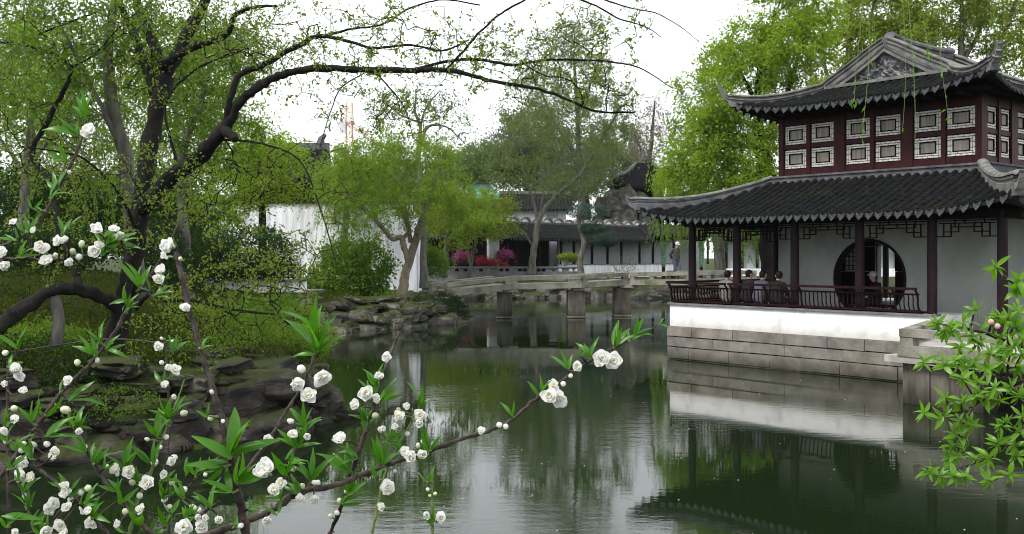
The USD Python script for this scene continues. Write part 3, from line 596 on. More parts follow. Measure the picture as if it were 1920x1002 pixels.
MB().beam(q3(P0 - bd * .32 + nin * .3, .90), q3(P0 + bd * 1.9 + nin * .3, .90), .7, .14).build('corbel_slab', 'pale_stone', land)
for i, (a, c, z) in enumerate(((.02, .62, 0), (.635, 1.75, .0))):
    MB().beam(q3(P0 + bd * a + nin * (.34 + .03 * i), .15), q3(P0 + bd * c + nin * (.34 + .03 * i), .15), .5, 1.36).build('abutment_block', 'pier_stone', land)
slab_rail(land, P0 + bd * 1.2 + np.array([2.9, 2.2]), P0 + bd * 1.2 + np.array([5.6, 1.2]), (1.36, 1.36), (1.52, 1.52), (1.16, 1.16), .24, 2)

# ---------------------------------------------------------------- zigzag stone bridge
zb_ = thing('zigzag_bridge', 'zigzag stone slab bridge with low rails on three square piers', 'footbridge', (0, 0, 0))
N = [np.array([W(px, HY, D)[0], D]) for px, D in ((838, 46.2), (958, 48.6), (1092, 48.9), (1180, 50.2), (1296, 46.4), (1420, 47.5))]
NZ = [1.42, 1.67, 1.74, 1.84, 1.96, 1.98]; WID = 1.5
for i in range(5):
    a, c = N[i], N[i + 1]; d = unit(c - a); nn = np.array([-d[1], d[0]]);  nn = nn if nn[1] > 0 else -nn
    za, zc = NZ[i], NZ[i + 1]
    for j in range(3):
        o = nn * (WID * (j + .5) / 3); w_ = WID / 3 - .014
        MB().beam(q3(a + o + d * .01, za - .13 + j * .002), q3(c + o - d * .01, zc - .13 + j * .002), w_, .26).build('deck_slab', 'bridge_stone', zb_)
    for off in (.13, WID - .13):
        o = nn * off
        slab_rail(zb_, a + o + d * .03, c + o - d * .03, (za + .17, zc + .17), (za + .36, zc + .36), (za + .003, zc + .003), .26, 2)
for i, (px, D, hw) in enumerate(((946, 48.75, .37), (1081, 49.1, .42), (1168, 50.2, .41))):
    c = np.array([W(px, HY, D)[0], D]); zt3 = NZ[i + 1] - .40
    b = MB(); b.box((c[0] - hw, c[1] - .02, -1.2), (c[0] + hw, c[1] + 1.4, zt3)); b.build('pier', 'pier_stone', zb_)
    MB().box((c[0] - hw + .25, c[1] - .12, zt3 + .004), (c[0] + hw + .28, c[1] + 1.5, zt3 + .13)).build('pier_cap', 'bridge_stone', zb_)
    MB().box((c[0] - hw - .03, c[1] - .05, .03), (c[0] + hw + .03, c[1] + 1.43, .10)).build('pier_band', 'bridge_stone', zb_)
MB().box((W(826, 0, 46)[0] - 1.2, 45.9, -.5), (W(838, 0, 46)[0] + .1, 47.9, 1.15)).build('abutment', 'bridge_stone', zb_)

# ---------------------------------------------------------------- plants
def pxl(pts):
    """photo pixels + distance + width in pixels -> points, radii"""
    a = np.array(pts, float); return np.array([W(x, y, D) for x, y, D, w in a]), a[:, 3] * a[:, 2] / FPX / 2
def blob(n, ells, rng, shell=.0):
    """points in a union of ellipsoids given as (px, py, D, rx px, ry px, depth radius m)"""
    e = np.array(ells, float); vol = e[:, 3] * e[:, 4] * e[:, 5]; k = rng.choice(len(e), n, p=vol / vol.sum())
    u = unit(rng.normal(size=(n, 3))) * (rng.random(n) ** (1 / 3) * (1 - shell) + shell)[:, None]
    D0 = e[k, 2]; D = D0 + u[:, 1] * e[k, 5]
    c = np.stack([(e[k, 0] - CX) / FPX * D0, D0, EYE - (e[k, 1] - HY) / FPX * D0], 1)
    return c + np.stack([u[:, 0] * e[k, 3] * D0 / FPX, u[:, 1] * e[k, 5], u[:, 2] * e[k, 4] * D0 / FPX], 1)
def leaf_cards(b, pts, L, rng, wid=.5, droop=.0, dirs=None, var=.3, fold=.15):
    n = len(pts)
    if n == 0: return b
    d = unit(rng.normal(size=(n, 3)) - [0, 0, droop]) if dirs is None else dirs
    s = unit(np.cross(d, rng.normal(size=(n, 3)))); nn = np.cross(d, s)
    l = L * np.clip(1 + var * rng.normal(size=(n, 1)), .4, 2)
    v = np.stack([pts, pts + d * l * .5 + s * l * wid * .5 + nn * l * fold, pts + d * l, pts + d * l * .5 - s * l * wid * .5 + nn * l * fold], 1).reshape(-1, 3)
    i = np.arange(n)[:, None] * 4
    return b.add(v, np.vstack([i + [0, 1, 2], i + [0, 2, 3]]))
class Grow:
    def __init__(s, rng): s.p, s.par, s.main, s.r, s.rng = [], [], [], [], rng
    def limb(s, pts, rad, join=None):
        for i, (q, r) in enumerate(zip(pts, rad)):
            s.p.append(q); s.par.append(len(s.p) - 2 if i else -1); s.main.append(True); s.r.append(r)
    def reach(s, att, step, wob=.12, arch=.15, maxd=1e9, rtip=.006, expo=2.4):
        P = np.zeros((len(s.p) + len(att) * 40 + 10, 3)); n = len(s.p); P[:n] = s.p
        d0 = cKDTree(P[:n]).query(att)[0]; s.tips = []
        for a in att[np.argsort(d0)]:
            d = np.linalg.norm(P[:n] - a, axis=1); i = int(np.argmin(d))
            if d[i] > maxd: continue
            k = min(38, max(1, int(math.ceil(d[i] / step)))); t = np.linspace(0, 1, k + 1)[1:, None]
            if n + k >= len(P): break
            q = P[i] + (a - P[i]) * t + np.array([0, 0, 1.0]) * arch * d[i] * (t * (1 - t)) + s.rng.normal(size=(k, 3)) * wob * step * np.sin(np.pi * np.minimum(t, .9))
            for j in range(k): s.par.append(i if j == 0 else n + j - 1); s.main.append(False); s.r.append(0)
            P[n:n + k] = q; n += k; s.tips.append(n - 1)
        s.P = P[:n]; par = np.array(s.par); c = np.zeros(n); main = np.array(s.main); r = np.array(s.r)
        leaf = np.ones(n, bool); leaf[par[par >= 0]] = False; c[leaf & ~main] = rtip ** expo
        for i in range(n - 1, -1, -1):
            if par[i] >= 0 and not main[i]: c[par[i]] += c[i]
        rr = np.where(main, r, np.maximum(c, rtip ** expo) ** (1 / expo)); pm = par.copy()
        for i in range(n):
            if not main[i] and main[par[i]]: rr[i] = min(rr[i], r[par[i]] * .6 + .002)
            elif not main[i]: rr[i] = min(rr[i], rr[par[i]])
        s.rr, s.parr, s.mainn = rr, par, main
        e = np.where(~main & (par >= 0))[0]
        s.E = e; return s
    def twigs(s, b, n=4, minr=0):
        e = s.E; ra = np.where(s.mainn[s.parr[e]], s.rr[e], s.rr[s.parr[e]])
        return b.cones(s.P[s.parr[e]], s.P[e], ra, s.rr[e], n)
    def along(s, n, rmax, spread):
        e = s.E[s.rr[s.E] < rmax]; L = np.linalg.norm(s.P[e] - s.P[s.parr[e]], axis=1)
        k = s.rng.choice(e, n, p=L / L.sum()); t = s.rng.random((n, 1))
        return s.P[s.parr[k]] + (s.P[k] - s.P[s.parr[k]]) * t + s.rng.normal(size=(n, 3)) * spread
def tree(name, label, limbs, crown, seed, natt, nleaf, leaf, leafm, barkm='bark_dark', step=.8, spread=.5, rtip=.012, group=None, droop=.2, strands=0, strand_len=2.0, cat='tree', clump=.6, wid=.5, wob=.14, arch=.15, sleaf=None, twig_n=3, rmax=.05, twigm=None):
    rng = np.random.default_rng(seed); P0, _ = pxl([limbs[0][0]])
    t = thing(name, label, cat, group=group)
    g = Grow(rng)
    for i, l in enumerate(limbs):
        p, r = pxl(l); q = catmull(p, 6); rq = np.interp(np.linspace(0, 1, len(q)), np.linspace(0, 1, len(r)), r)
        if i == 0: rq[:2] *= [1.35, 1.12]
        q[1:-1] += rng.normal(size=q[1:-1].shape) * rq[1:-1, None] * .12
        MB().tube(q, rq, 10 if rq.max() > .06 else 6).build('trunk' if i == 0 else 'limb', barkm, t, smooth=True)
        g.limb(q, rq)
    att = blob(natt, crown, rng)
    g.reach(att, step, wob=wob, arch=arch, rtip=rtip)
    g.twigs(MB(), twig_n).build('branches', twigm or barkm, t, kind='stuff')
    n1 = int(nleaf * clump); tips = g.P[g.tips]
    c = tips[rng.integers(0, len(tips), n1)] + rng.normal(size=(n1, 3)) * spread * np.array([1, 1, .7])
    pts = np.vstack([c, g.along(nleaf - n1, rmax, spread * .35)])
    b = MB(); leaf_cards(b, pts, leaf, rng, droop=droop, wid=wid)
    if strands:
        s0 = tips[rng.integers(0, len(tips), strands)] + rng.normal(size=(strands, 3)) * spread
        Ls = strand_len * rng.uniform(.4, 1.1, strands); m = 9
        tt = np.linspace(0, 1, m); sw = rng.normal(size=(strands, 1, 2)) * .12
        path = s0[:, None] + np.concatenate([sw * tt[None, :, None] ** 2 * Ls[:, None, None], -(tt[None] * Ls[:, None])[..., None]], 2)
        A, B = path[:, :-1].reshape(-1, 3), path[:, 1:].reshape(-1, 3)
        MB().cones(A, B, np.full(len(A), .006), np.full(len(A), .005), 3).build('hanging_twigs', 'twig_green', t, kind='stuff')
        k = int(18 * strand_len); u = rng.random((strands, k, 1)) * (m - 1); i0 = np.minimum(u.astype(int), m - 2); f = u - i0
        pp = np.take_along_axis(path, np.repeat(i0, 3, 2), 1) * (1 - f) + np.take_along_axis(path, np.repeat(i0 + 1, 3, 2), 1) * f
        pp = pp.reshape(-1, 3) + rng.normal(size=(strands * k, 3)) * .02
        leaf_cards(b, pp, sleaf or leaf * .9, rng, wid=.28, dirs=unit(rng.normal(size=(len(pp), 3)) * .5 - [0, 0, 1]))
    b.build('crown', leafm, t, kind='stuff')
    return t, g
def shrub(name, label, ells, seed, nleaf, leaf, leafm, stems=12, barkm='bark_dark', cat='shrub', group=None, shell=.55, wid=.5, droop=0.0, base=None):
    rng = np.random.default_rng(seed); t = thing(name, label, cat, group=group)
    e0 = ells[0]; D = e0[2]; gp = W(e0[0], e0[1] + e0[4] * 1.0, D) if base is None else W(*base)
    tips = blob(max(stems, 4) * 6, ells, rng, .3)
    g = Grow(rng); k = max(3, stems // 3)
    for i in range(k):
        o = rng.normal(size=3) * [.25, .25, 0]; g.limb([gp + o - [0, 0, .3], gp + o + [0, 0, .25]], [.03, .025])
    g.reach(tips, .35, wob=.2, rtip=.006); g.twigs(MB(), 3).build('stems', barkm, t, kind='stuff')
    n1 = nleaf // 3; cl = blob(max(60, nleaf // 60), ells, rng, shell)
    pts = np.vstack([blob(n1, ells, rng, shell), cl[rng.integers(0, len(cl), nleaf - n1)] + rng.normal(size=(nleaf - n1, 3)) * leaf * 1.5])
    leaf_cards(MB(), pts, leaf, rng, wid=wid, droop=droop).build('foliage', leafm, t, kind='stuff')
    return t

# --- big tree on the left bank, its long limb reaching over the pond
big = thing('leaning_tree', 'large dark-barked tree on left bank with long limb arching over the pond', 'tree')
rb = np.random.default_rng(21); G = Grow(rb)
LIMBS = [('trunk', [(190, 715, 13.6, 62), (222, 610, 13.6, 46), (243, 520, 13.6, 40), (260, 420, 13.7, 38), (270, 340, 13.8, 40), (292, 220, 14, 34), (310, 145, 14.2, 36)]),
 ('limb', [(310, 145, 14.2, 30), (345, 75, 14.3, 26), (385, 0, 14.4, 22), (410, -70, 14.5, 16)]),
 ('limb', [(306, 150, 14.2, 26), (285, 75, 14.5, 22), (258, 10, 14.8, 18), (250, -60, 15, 14)]),
 ('limb', [(296, 200, 14.1, 20), (262, 95, 14.2, 18), (238, 40, 14.4, 15), (215, -20, 14.4, 12)]),
 ('limb', [(268, 390, 13.6, 36), (320, 335, 13.2, 34), (382, 285, 12.9, 34), (425, 235, 12.6, 26), (447, 195, 12.5, 20), (490, 160, 12.4, 19), (540, 138, 12.3, 16), (612, 128, 12.2, 15), (700, 132, 12.1, 14), (780, 131, 12.0, 12), (850, 133, 11.9, 10), (920, 152, 11.8, 8), (1000, 165, 11.7, 7), (1060, 185, 11.6, 6), (1118, 209, 11.6, 5), (1190, 211, 11.6, 3.5)]),
 ('limb', [(425, 235, 12.6, 18), (428, 200, 12.5, 14), (450, 140, 12.5, 13), (490, 125, 12.5, 12), (560, 85, 12.5, 11), (605, 68, 12.5, 9), (660, 80, 12.4, 7), (700, 90, 12.3, 6), (770, 85, 12.2, 5), (830, 95, 12.1, 4.5), (880, 75, 12, 3.5)]),
 ('limb', [(605, 68, 12.5, 6), (660, 55, 12.6, 5), (720, 45, 12.6, 4.5), (770, 15, 12.7, 4), (830, 0, 12.7, 3.5), (900, 10, 12.6, 3)]),
 ('limb', [(300, 125, 14.1, 16), (370, 85, 13.8, 15), (425, 66, 13.5, 13), (440, 30, 13.4, 10), (475, 14, 13.3, 8), (520, 12, 13.2, 5)]),
 ('limb', [(780, 131, 12, 7), (840, 115, 12, 6.5), (900, 112, 11.9, 6.5), (960, 122, 11.9, 6), (1020, 113, 11.9, 5), (1090, 113, 11.8, 4.5), (1150, 117, 11.8, 4), (1200, 128, 11.7, 3), (1260, 165, 11.6, 2)]),
 ('limb', [(835, 132, 11.9, 6), (870, 95, 11.8, 5.5), (900, 60, 11.8, 5), (940, 25, 11.7, 4.5), (985, 0, 11.7, 4)]),
 ('limb', [(1040, -15, 11.5, 5), (1110, 8, 11.5, 4), (1160, 35, 11.5, 3.5), (1210, 50, 11.5, 2.5), (1240, 70, 11.4, 1.5)]),
 ('limb', [(1118, -5, 11.4, 4), (1180, 15, 11.4, 3), (1230, 25, 11.4, 2.5), (1275, 50, 11.4, 2), (1310, 78, 11.4, 1.2)]),
 ('limb', [(236, 590, 13.6, 30), (205, 566, 13.4, 32), (150, 545, 13.1, 30), (100, 545, 12.9, 30), (50, 575, 12.7, 34), (0, 610, 12.5, 42), (-60, 640, 12.4, 46)]),
 ('limb', [(150, 545, 13.1, 16), (140, 500, 13.3, 15), (108, 420, 13.6, 13), (95, 340, 14, 12), (60, 290, 14.2, 12), (90, 225, 14.2, 11), (122, 165, 14.2, 10), (133, 128, 14.2, 8), (95, 100, 14.3, 7), (40, 84, 14.4, 6), (-20, 78, 14.5, 5)]),
 ('limb', [(133, 128, 14.2, 5), (180, 100, 14.1, 4), (215, 60, 14, 3.5), (260, 20, 14, 3)]),
 ('limb', [(40, 84, 14.4, 5), (80, 62, 14.3, 4.5), (130, 42, 14.2, 4), (190, 20, 14.1, 3)]),
 ('limb', [(245, 560, 13.5, 14), (262, 520, 13.2, 8), (300, 560, 12.9, 8), (375, 565, 12.6, 8), (430, 580, 12.4, 6), (520, 590, 12.2, 4)]),
 ('limb', [(255, 580, 13.5, 10), (270, 560, 13.3, 9), (300, 545, 13.1, 7), (330, 555, 13.0, 5)]),
 ('limb', [(262, 440, 13.7, 8), (220, 360, 13.2, 6), (160, 300, 13.0, 5), (110, 285, 12.8, 4), (40, 275, 12.7, 3)]),
 ('limb', [(400, 262, 12.8, 6), (480, 268, 12.4, 5), (560, 300, 12.1, 4), (600, 390, 11.9, 3.5), (632, 500, 11.7, 2)]),
 ('limb', [(330, 300, 13.2, 7), (310, 200, 13.2, 6), (355, 140, 13.3, 5), (420, 105, 13.3, 4), (470, 90, 13.3, 3)]),
 ('limb', [(700, 132, 12.1, 4), (735, 170, 12, 3.5), (760, 205, 11.9, 2.5), (775, 260, 11.9, 1.8)]),
 ('limb', [(682, 138, 12.1, 3.5), (640, 165, 12.0, 3), (620, 210, 12, 2.5), (600, 275, 12, 1.8)])]
DS = 1.27
LIMBS = [(nm, [(x, y, D * DS, w * (.76 if l[0][0] == 236 else .86)) for x, y, D, w in l]) for nm, l in LIMBS]
for nm, l in LIMBS:
    p, r = pxl(l); q = catmull(p, 7); rq = np.interp(np.linspace(0, 1, len(q)), np.linspace(0, 1, len(r)), r)
    q[1:-1] += rb.normal(size=q[1:-1].shape) * rq[1:-1, None] * np.clip(.2 - rq[1:-1, None] * 1.2, .04, .16); rq = rq * (1 + .035 * rb.normal(size=len(rq)))
    if nm == 'trunk': rq[:4] *= [1.25, 1.15, 1.08, 1.03]
    b = MB().tube(q, rq, 14 if rq.max() > .05 else 8); v = b.v[0]; amp = np.repeat(rq, 14 if rq.max() > .05 else 8); amp = np.append(amp, [0, 0])
    o = np.stack([meshkit.fbm(v * 7 + 3 * k, 3, k) - .5 for k in range(3)], 1); b.v[0] = v + o * amp[:, None] * .75
    b.build(nm, 'bark_dark', big, smooth=True); G.limb(q, rq)
MB().tube(catmull([W(418, 240, 12.6 * DS), W(428, 250, 12.5 * DS), W(438, 256, 12.4 * DS), W(441, 262, 12.35 * DS)], 4), np.linspace(.085, .06, 13) * (1 + .1 * rb.normal(size=13)), 9).build('pruned_stub', 'bark_dark', big, smooth=True)
MB().tube(catmull([W(104, 650, 12.9 * DS), W(110, 600, 12.9 * DS), W(98, 545, 12.95 * DS), W(97, 535, 12.95 * DS)], 5), .095, 8).build('prop_stub', 'bark_grey', big, smooth=True)
att = np.vstack([blob(n, [(x, y, D * DS, rx, ry, rd * DS) for x, y, D, rx, ry, rd in e], rb) for n, e in ((430, [(680, 80, 12.2, 280, 75, 1.6), (480, 60, 12.8, 150, 80, 1.5)]), (300, [(1010, 120, 11.8, 200, 85, 1.3), (1120, 40, 11.5, 140, 50, .8), (1120, 170, 11.7, 110, 50, .8)]), (300, [(330, 110, 14, 130, 130, 1.8)]),
       (420, [(90, 160, 14, 150, 180, 2.0), (80, 330, 13.4, 130, 100, 1.5)]), (330, [(330, 360, 12.8, 210, 110, 1.6), (520, 330, 12.2, 130, 70, .8)]), (150, [(420, 560, 12.5, 150, 90, .9), (500, 480, 12.2, 130, 70, .8)]), (150, [(680, 190, 12.0, 170, 60, .9), (760, 230, 11.9, 90, 60, .6)]), (120, [(640, 360, 11.9, 50, 90, .5), (120, 450, 13, 130, 70, 1.0)]), (420, [(450, 560, 12.4, 150, 110, 1.0), (330, 640, 12.6, 120, 70, .8), (540, 520, 12.1, 90, 90, .8)]))])
G.reach(att, .2, wob=.22, arch=.12, rtip=.0034, expo=2.2)
G.twigs(MB(), 4).build('twigs', 'bark_dark', big, kind='stuff')
hb = rb.random((15000,)); pts = np.vstack([G.along(12500, .0115, .045)])
cl = G.along(2400, .01, .04); cl = np.repeat(cl, 4, 0) + rb.normal(size=(9600, 3)) * .024
leaf_cards(MB(), np.vstack([pts, cl]), .055, rb, wid=.5, dirs=unit(rb.normal(size=(len(pts) + len(cl), 3)) + [0, 0, .5])).build('leaves', 'leaf_bud', big, kind='stuff')

# --- trees on the far side of the pond
tree('spreading_tree', 'forked green tree with tan trunk on the rocky point beside the stone bridge',
     [[(753, 562, 45.6, 22), (762, 510, 45.6, 16), (780, 450, 45.5, 15), (797, 395, 45.4, 13), (812, 340, 45.3, 10), (838, 290, 45.3, 9)],
      [(768, 500, 45.5, 10), (757, 460, 45.4, 12), (752, 445, 45.4, 11), (735, 448, 45.2, 9), (715, 425, 45, 8), (670, 380, 44.8, 6), (640, 350, 44.6, 4)],
      [(752, 450, 45.4, 8), (768, 430, 45.3, 7), (755, 400, 45.2, 6), (735, 390, 45, 5), (700, 400, 44.8, 4)], [(770, 455, 45.5, 9), (760, 400, 45.6, 8), (752, 350, 45.7, 6), (720, 320, 45.8, 4)]],
     [(770, 280, 45.5, 80, 40, 2.3), (700, 300, 45, 80, 60, 2.5), (650, 300, 45, 40, 40, 1.6), (830, 340, 45.5, 60, 60, 2.2), (650, 375, 44.8, 60, 55, 1.8), (790, 385, 45.2, 70, 45, 2), (720, 410, 44.8, 60, 40, 1.6), (870, 400, 45.6, 60, 50, 1.8), (610, 340, 44.6, 40, 40, 1.4), (680, 275, 45.5, 50, 25, 1.5)], 31, 380, 24000, .11, 'leaf_willow', 'bark_tan', step=.5, spread=.26, rtip=.008, twigm='twig_green', strands=90, strand_len=1.6, clump=.6, sleaf=.10)
tree('bright_tree', 'tall bright green tree rising behind the left end of the pavilion roof',
     [[(1446, 560, 49, 40), (1440, 420, 49, 36), (1436, 320, 49, 30), (1425, 262, 49, 22), (1422, 190, 49, 16), (1424, 120, 49, 9)], [(1436, 310, 49, 16), (1400, 258, 48.6, 12), (1360, 262, 48.3, 9), (1318, 285, 48, 6)], [(1430, 270, 49, 14), (1465, 200, 49.2, 11), (1490, 130, 49.4, 7), (1505, 70, 49.4, 4)], [(1424, 200, 49, 10), (1395, 150, 48.8, 7), (1375, 100, 48.6, 4)], [(1425, 160, 49, 7), (1445, 90, 49, 5), (1450, 30, 49, 3)]],
     [(1405, 110, 49, 80, 60, 3.5), (1325, 185, 48.5, 65, 60, 3), (1480, 100, 49.2, 75, 70, 3.2), (1300, 255, 48.2, 62, 50, 2.6), (1390, 230, 48.8, 90, 80, 3), (1345, 310, 48.2, 105, 60, 2.8), (1440, 50, 49, 65, 35, 2.6), (1285, 330, 48.2, 50, 60, 2), (1520, 30, 49.5, 60, 50, 2.5), (1400, 350, 48.6, 80, 55, 2.5), (1355, 120, 48.8, 50, 40, 2.2), (1470, -30, 49, 80, 40, 2.5)], 32, 520, 62000, .15, 'leaf_bright', 'bark_dark', step=.6, spread=.34, rtip=.012, strands=200, strand_len=1.8, clump=.66, sleaf=.12)
for i, (lab, x, D, ells) in enumerate((('yellow-green tree behind the pavilion gable, left of its apex', 1600, 56, [(1590, 110, 56, 70, 70, 3), (1640, 40, 56, 80, 60, 3.2), (1560, 170, 56, 50, 35, 2.4), (1690, 60, 56, 60, 60, 2.6), (1620, -40, 56, 110, 45, 3)]),
      ('yellow-green tree with open dark branches at the right edge behind the upper roof', 1810, 54, [(1800, 20, 54, 90, 60, 3.2), (1740, 60, 54, 70, 50, 2.6), (1870, 60, 54, 70, 60, 3), (1850, -40, 54, 120, 45, 3), (1910, 130, 54, 50, 40, 2.4), (1760, -50, 54, 90, 40, 2.5), (1960, 40, 54, 70, 70, 3)]))):
    tree('yellow_green_tree', lab, [[(x, 540, D, 36), (x - 4, 300, D, 30), (x + 2, 200, D, 22), (x - 8, 120, D, 15), (x - 6, 40, D, 9), (x - 10, -30, D, 5)], [(x + 2, 200, D, 14), (x + 40, 120, D, 11), (x + 75, 60, D, 8), (x + 95, 0, D, 5)], [(x, 220, D, 12), (x - 45, 150, D, 8), (x - 60, 90, D, 5)], [(x - 6, 120, D, 9), (x + 25, 60, D, 7), (x + 40, 0, D, 4)]], ells, 41 + i, 230, 27000, .17, 'leaf_spring', 'bark_grey', twigm='twig_green', step=.7, spread=.36, rtip=.014, clump=.7)
tree('slender_tree', 'slender leaning tree with mossy trunk on the terrace before the covered corridor',
     [[(997, 518, 75, 15), (1001, 470, 75, 12), (1012, 410, 75, 10), (1040, 370, 75, 7), (1085, 330, 75, 5), (1110, 290, 75, 3)], [(1010, 420, 75, 7), (1003, 390, 75, 6), (995, 360, 75, 5), (975, 300, 75, 3)], [(1012, 412, 75, 6), (1018, 370, 75, 4), (1030, 320, 75, 3)], [(1000, 465, 75, 5), (985, 440, 75, 4), (960, 420, 75, 3)]],
     [(1060, 230, 76, 90, 80, 4), (980, 260, 76, 80, 70, 4), (950, 330, 75, 60, 50, 3), (1040, 330, 75, 70, 50, 3), (1130, 290, 76, 50, 60, 3)], 51, 280, 13000, .17, 'leaf_sparse', 'bark_grey', step=.9, spread=.5, rtip=.012, clump=.5)
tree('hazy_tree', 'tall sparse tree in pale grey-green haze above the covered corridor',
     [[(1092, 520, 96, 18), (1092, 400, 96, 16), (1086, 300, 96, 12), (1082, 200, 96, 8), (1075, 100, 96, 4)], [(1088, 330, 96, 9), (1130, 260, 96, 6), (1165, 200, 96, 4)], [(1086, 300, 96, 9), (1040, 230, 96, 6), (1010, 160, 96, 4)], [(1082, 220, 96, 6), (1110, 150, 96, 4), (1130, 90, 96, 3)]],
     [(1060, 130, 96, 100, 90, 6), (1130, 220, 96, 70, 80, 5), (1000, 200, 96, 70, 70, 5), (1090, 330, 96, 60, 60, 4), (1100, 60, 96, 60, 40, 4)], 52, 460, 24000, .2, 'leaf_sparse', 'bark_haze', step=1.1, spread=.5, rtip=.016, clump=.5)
tree('thin_bare_tree', 'thin crooked bare-topped tree behind the spreading tree at left of the bridge',
     [[(795, 540, 62, 14), (792, 380, 62, 12), (785, 290, 62, 9), (788, 240, 62, 7), (778, 210, 62, 5), (780, 180, 62, 3)], [(788, 280, 62, 6), (795, 250, 62, 6), (810, 235, 62, 5), (840, 240, 62, 3), (870, 268, 62, 2)], [(788, 240, 62, 5), (800, 200, 62, 4), (825, 170, 62, 2)], [(785, 230, 62, 4), (750, 215, 62, 3), (720, 190, 62, 2)]],
     [(780, 190, 62, 80, 40, 2.5), (845, 220, 62, 55, 50, 2.2), (720, 210, 62, 50, 40, 2)], 53, 150, 2600, .15, 'leaf_sparse', 'bark_grey', step=.7, spread=.3, rtip=.012)
tree('terrace_tree', 'small leafy tree on the balustraded terrace behind the pink flowers',
     [[(832, 520, 73, 12), (838, 460, 73, 9), (845, 410, 73, 7), (850, 370, 73, 4)], [(880, 520, 74, 6), (888, 470, 74, 5), (900, 430, 74, 4), (905, 390, 74, 3)]],
     [(840, 390, 73, 60, 50, 2.5), (900, 390, 74, 60, 45, 2.5), (870, 430, 73, 80, 40, 2.2), (940, 410, 74, 40, 45, 2)], 54, 200, 14000, .16, 'leaf_yellow', 'bark_grey', step=.7, spread=.3)
tree('willow', 'weeping willow hanging pale green strands beyond the pavilion veranda',
     [[(1350, 530, 66, 22), (1345, 440, 66, 18), (1350, 380, 66, 14), (1340, 330, 66, 8)], [(1350, 400, 66, 9), (1400, 350, 66, 6), (1440, 330, 66, 4)], [(1348, 390, 66, 9), (1290, 340, 66, 6), (1250, 320, 66, 4)]],
     [(1340, 360, 66, 90, 40, 3), (1260, 350, 66, 40, 40, 2.5), (1430, 380, 66, 60, 40, 2.5)], 55, 160, 7000, .14, 'leaf_willow', 'bark_grey', step=.8, spread=.3, strands=420, strand_len=3.6, sleaf=.13)
tree('willow', 'willow on the bank behind the leaning tree, pale strands hanging over the white hall wall',
     [[(640, 560, 58, 18), (645, 450, 58, 15), (650, 380, 58, 11), (640, 320, 58, 6)], [(648, 400, 58, 8), (690, 340, 58, 5)], [(648, 390, 58, 8), (600, 350, 58, 5)]],
     [(650, 320, 58, 60, 40, 2.5), (700, 330, 58, 50, 40, 2.5), (610, 350, 58, 40, 30, 2)], 56, 140, 5000, .13, 'leaf_willow', 'bark_grey', step=.7, spread=.3, strands=200, strand_len=3.2, sleaf=.12)
tree('brown_tree', 'half-bare brownish tree behind the far corner tower', [[(1215, 520, 112, 14), (1215, 350, 112, 11), (1222, 260, 112, 7), (1228, 190, 112, 3)], [(1216, 320, 112, 6), (1190, 250, 112, 4)]],
     [(1215, 270, 112, 40, 60, 4), (1235, 220, 112, 30, 40, 3), (1190, 310, 112, 40, 40, 3)], 57, 240, 4500, .2, 'leaf_brown', 'bark_haze', step=1.2, spread=.5, rtip=.016)
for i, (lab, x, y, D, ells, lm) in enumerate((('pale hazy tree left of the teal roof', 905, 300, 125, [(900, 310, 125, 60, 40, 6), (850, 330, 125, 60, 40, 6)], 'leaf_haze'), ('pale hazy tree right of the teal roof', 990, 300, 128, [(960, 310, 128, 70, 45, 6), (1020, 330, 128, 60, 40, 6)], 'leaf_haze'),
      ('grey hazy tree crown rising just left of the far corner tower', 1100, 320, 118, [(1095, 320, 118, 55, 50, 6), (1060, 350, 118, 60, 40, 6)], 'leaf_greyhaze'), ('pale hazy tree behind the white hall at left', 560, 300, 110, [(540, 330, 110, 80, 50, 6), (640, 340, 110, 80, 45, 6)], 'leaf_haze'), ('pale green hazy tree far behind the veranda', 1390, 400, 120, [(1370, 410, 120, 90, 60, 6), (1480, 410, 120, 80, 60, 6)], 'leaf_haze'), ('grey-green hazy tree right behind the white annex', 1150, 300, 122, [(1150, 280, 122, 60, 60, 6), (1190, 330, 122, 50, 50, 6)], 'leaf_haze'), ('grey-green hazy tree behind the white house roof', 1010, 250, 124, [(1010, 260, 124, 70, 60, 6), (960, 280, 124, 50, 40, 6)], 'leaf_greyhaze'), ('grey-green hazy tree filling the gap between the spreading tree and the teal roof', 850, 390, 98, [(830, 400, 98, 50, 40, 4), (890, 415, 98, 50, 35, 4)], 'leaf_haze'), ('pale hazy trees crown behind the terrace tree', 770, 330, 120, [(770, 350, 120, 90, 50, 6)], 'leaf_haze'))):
    tree('hazy_background_tree', lab, [[(x, 520, D, 14), (x + 3, 420, D, 12), (x - 2, 340, D, 7), (x, y, D, 3)]], ells, 61 + i, 170, 15000, .30, lm, 'bark_haze', step=1.4, spread=.75, rtip=.02)
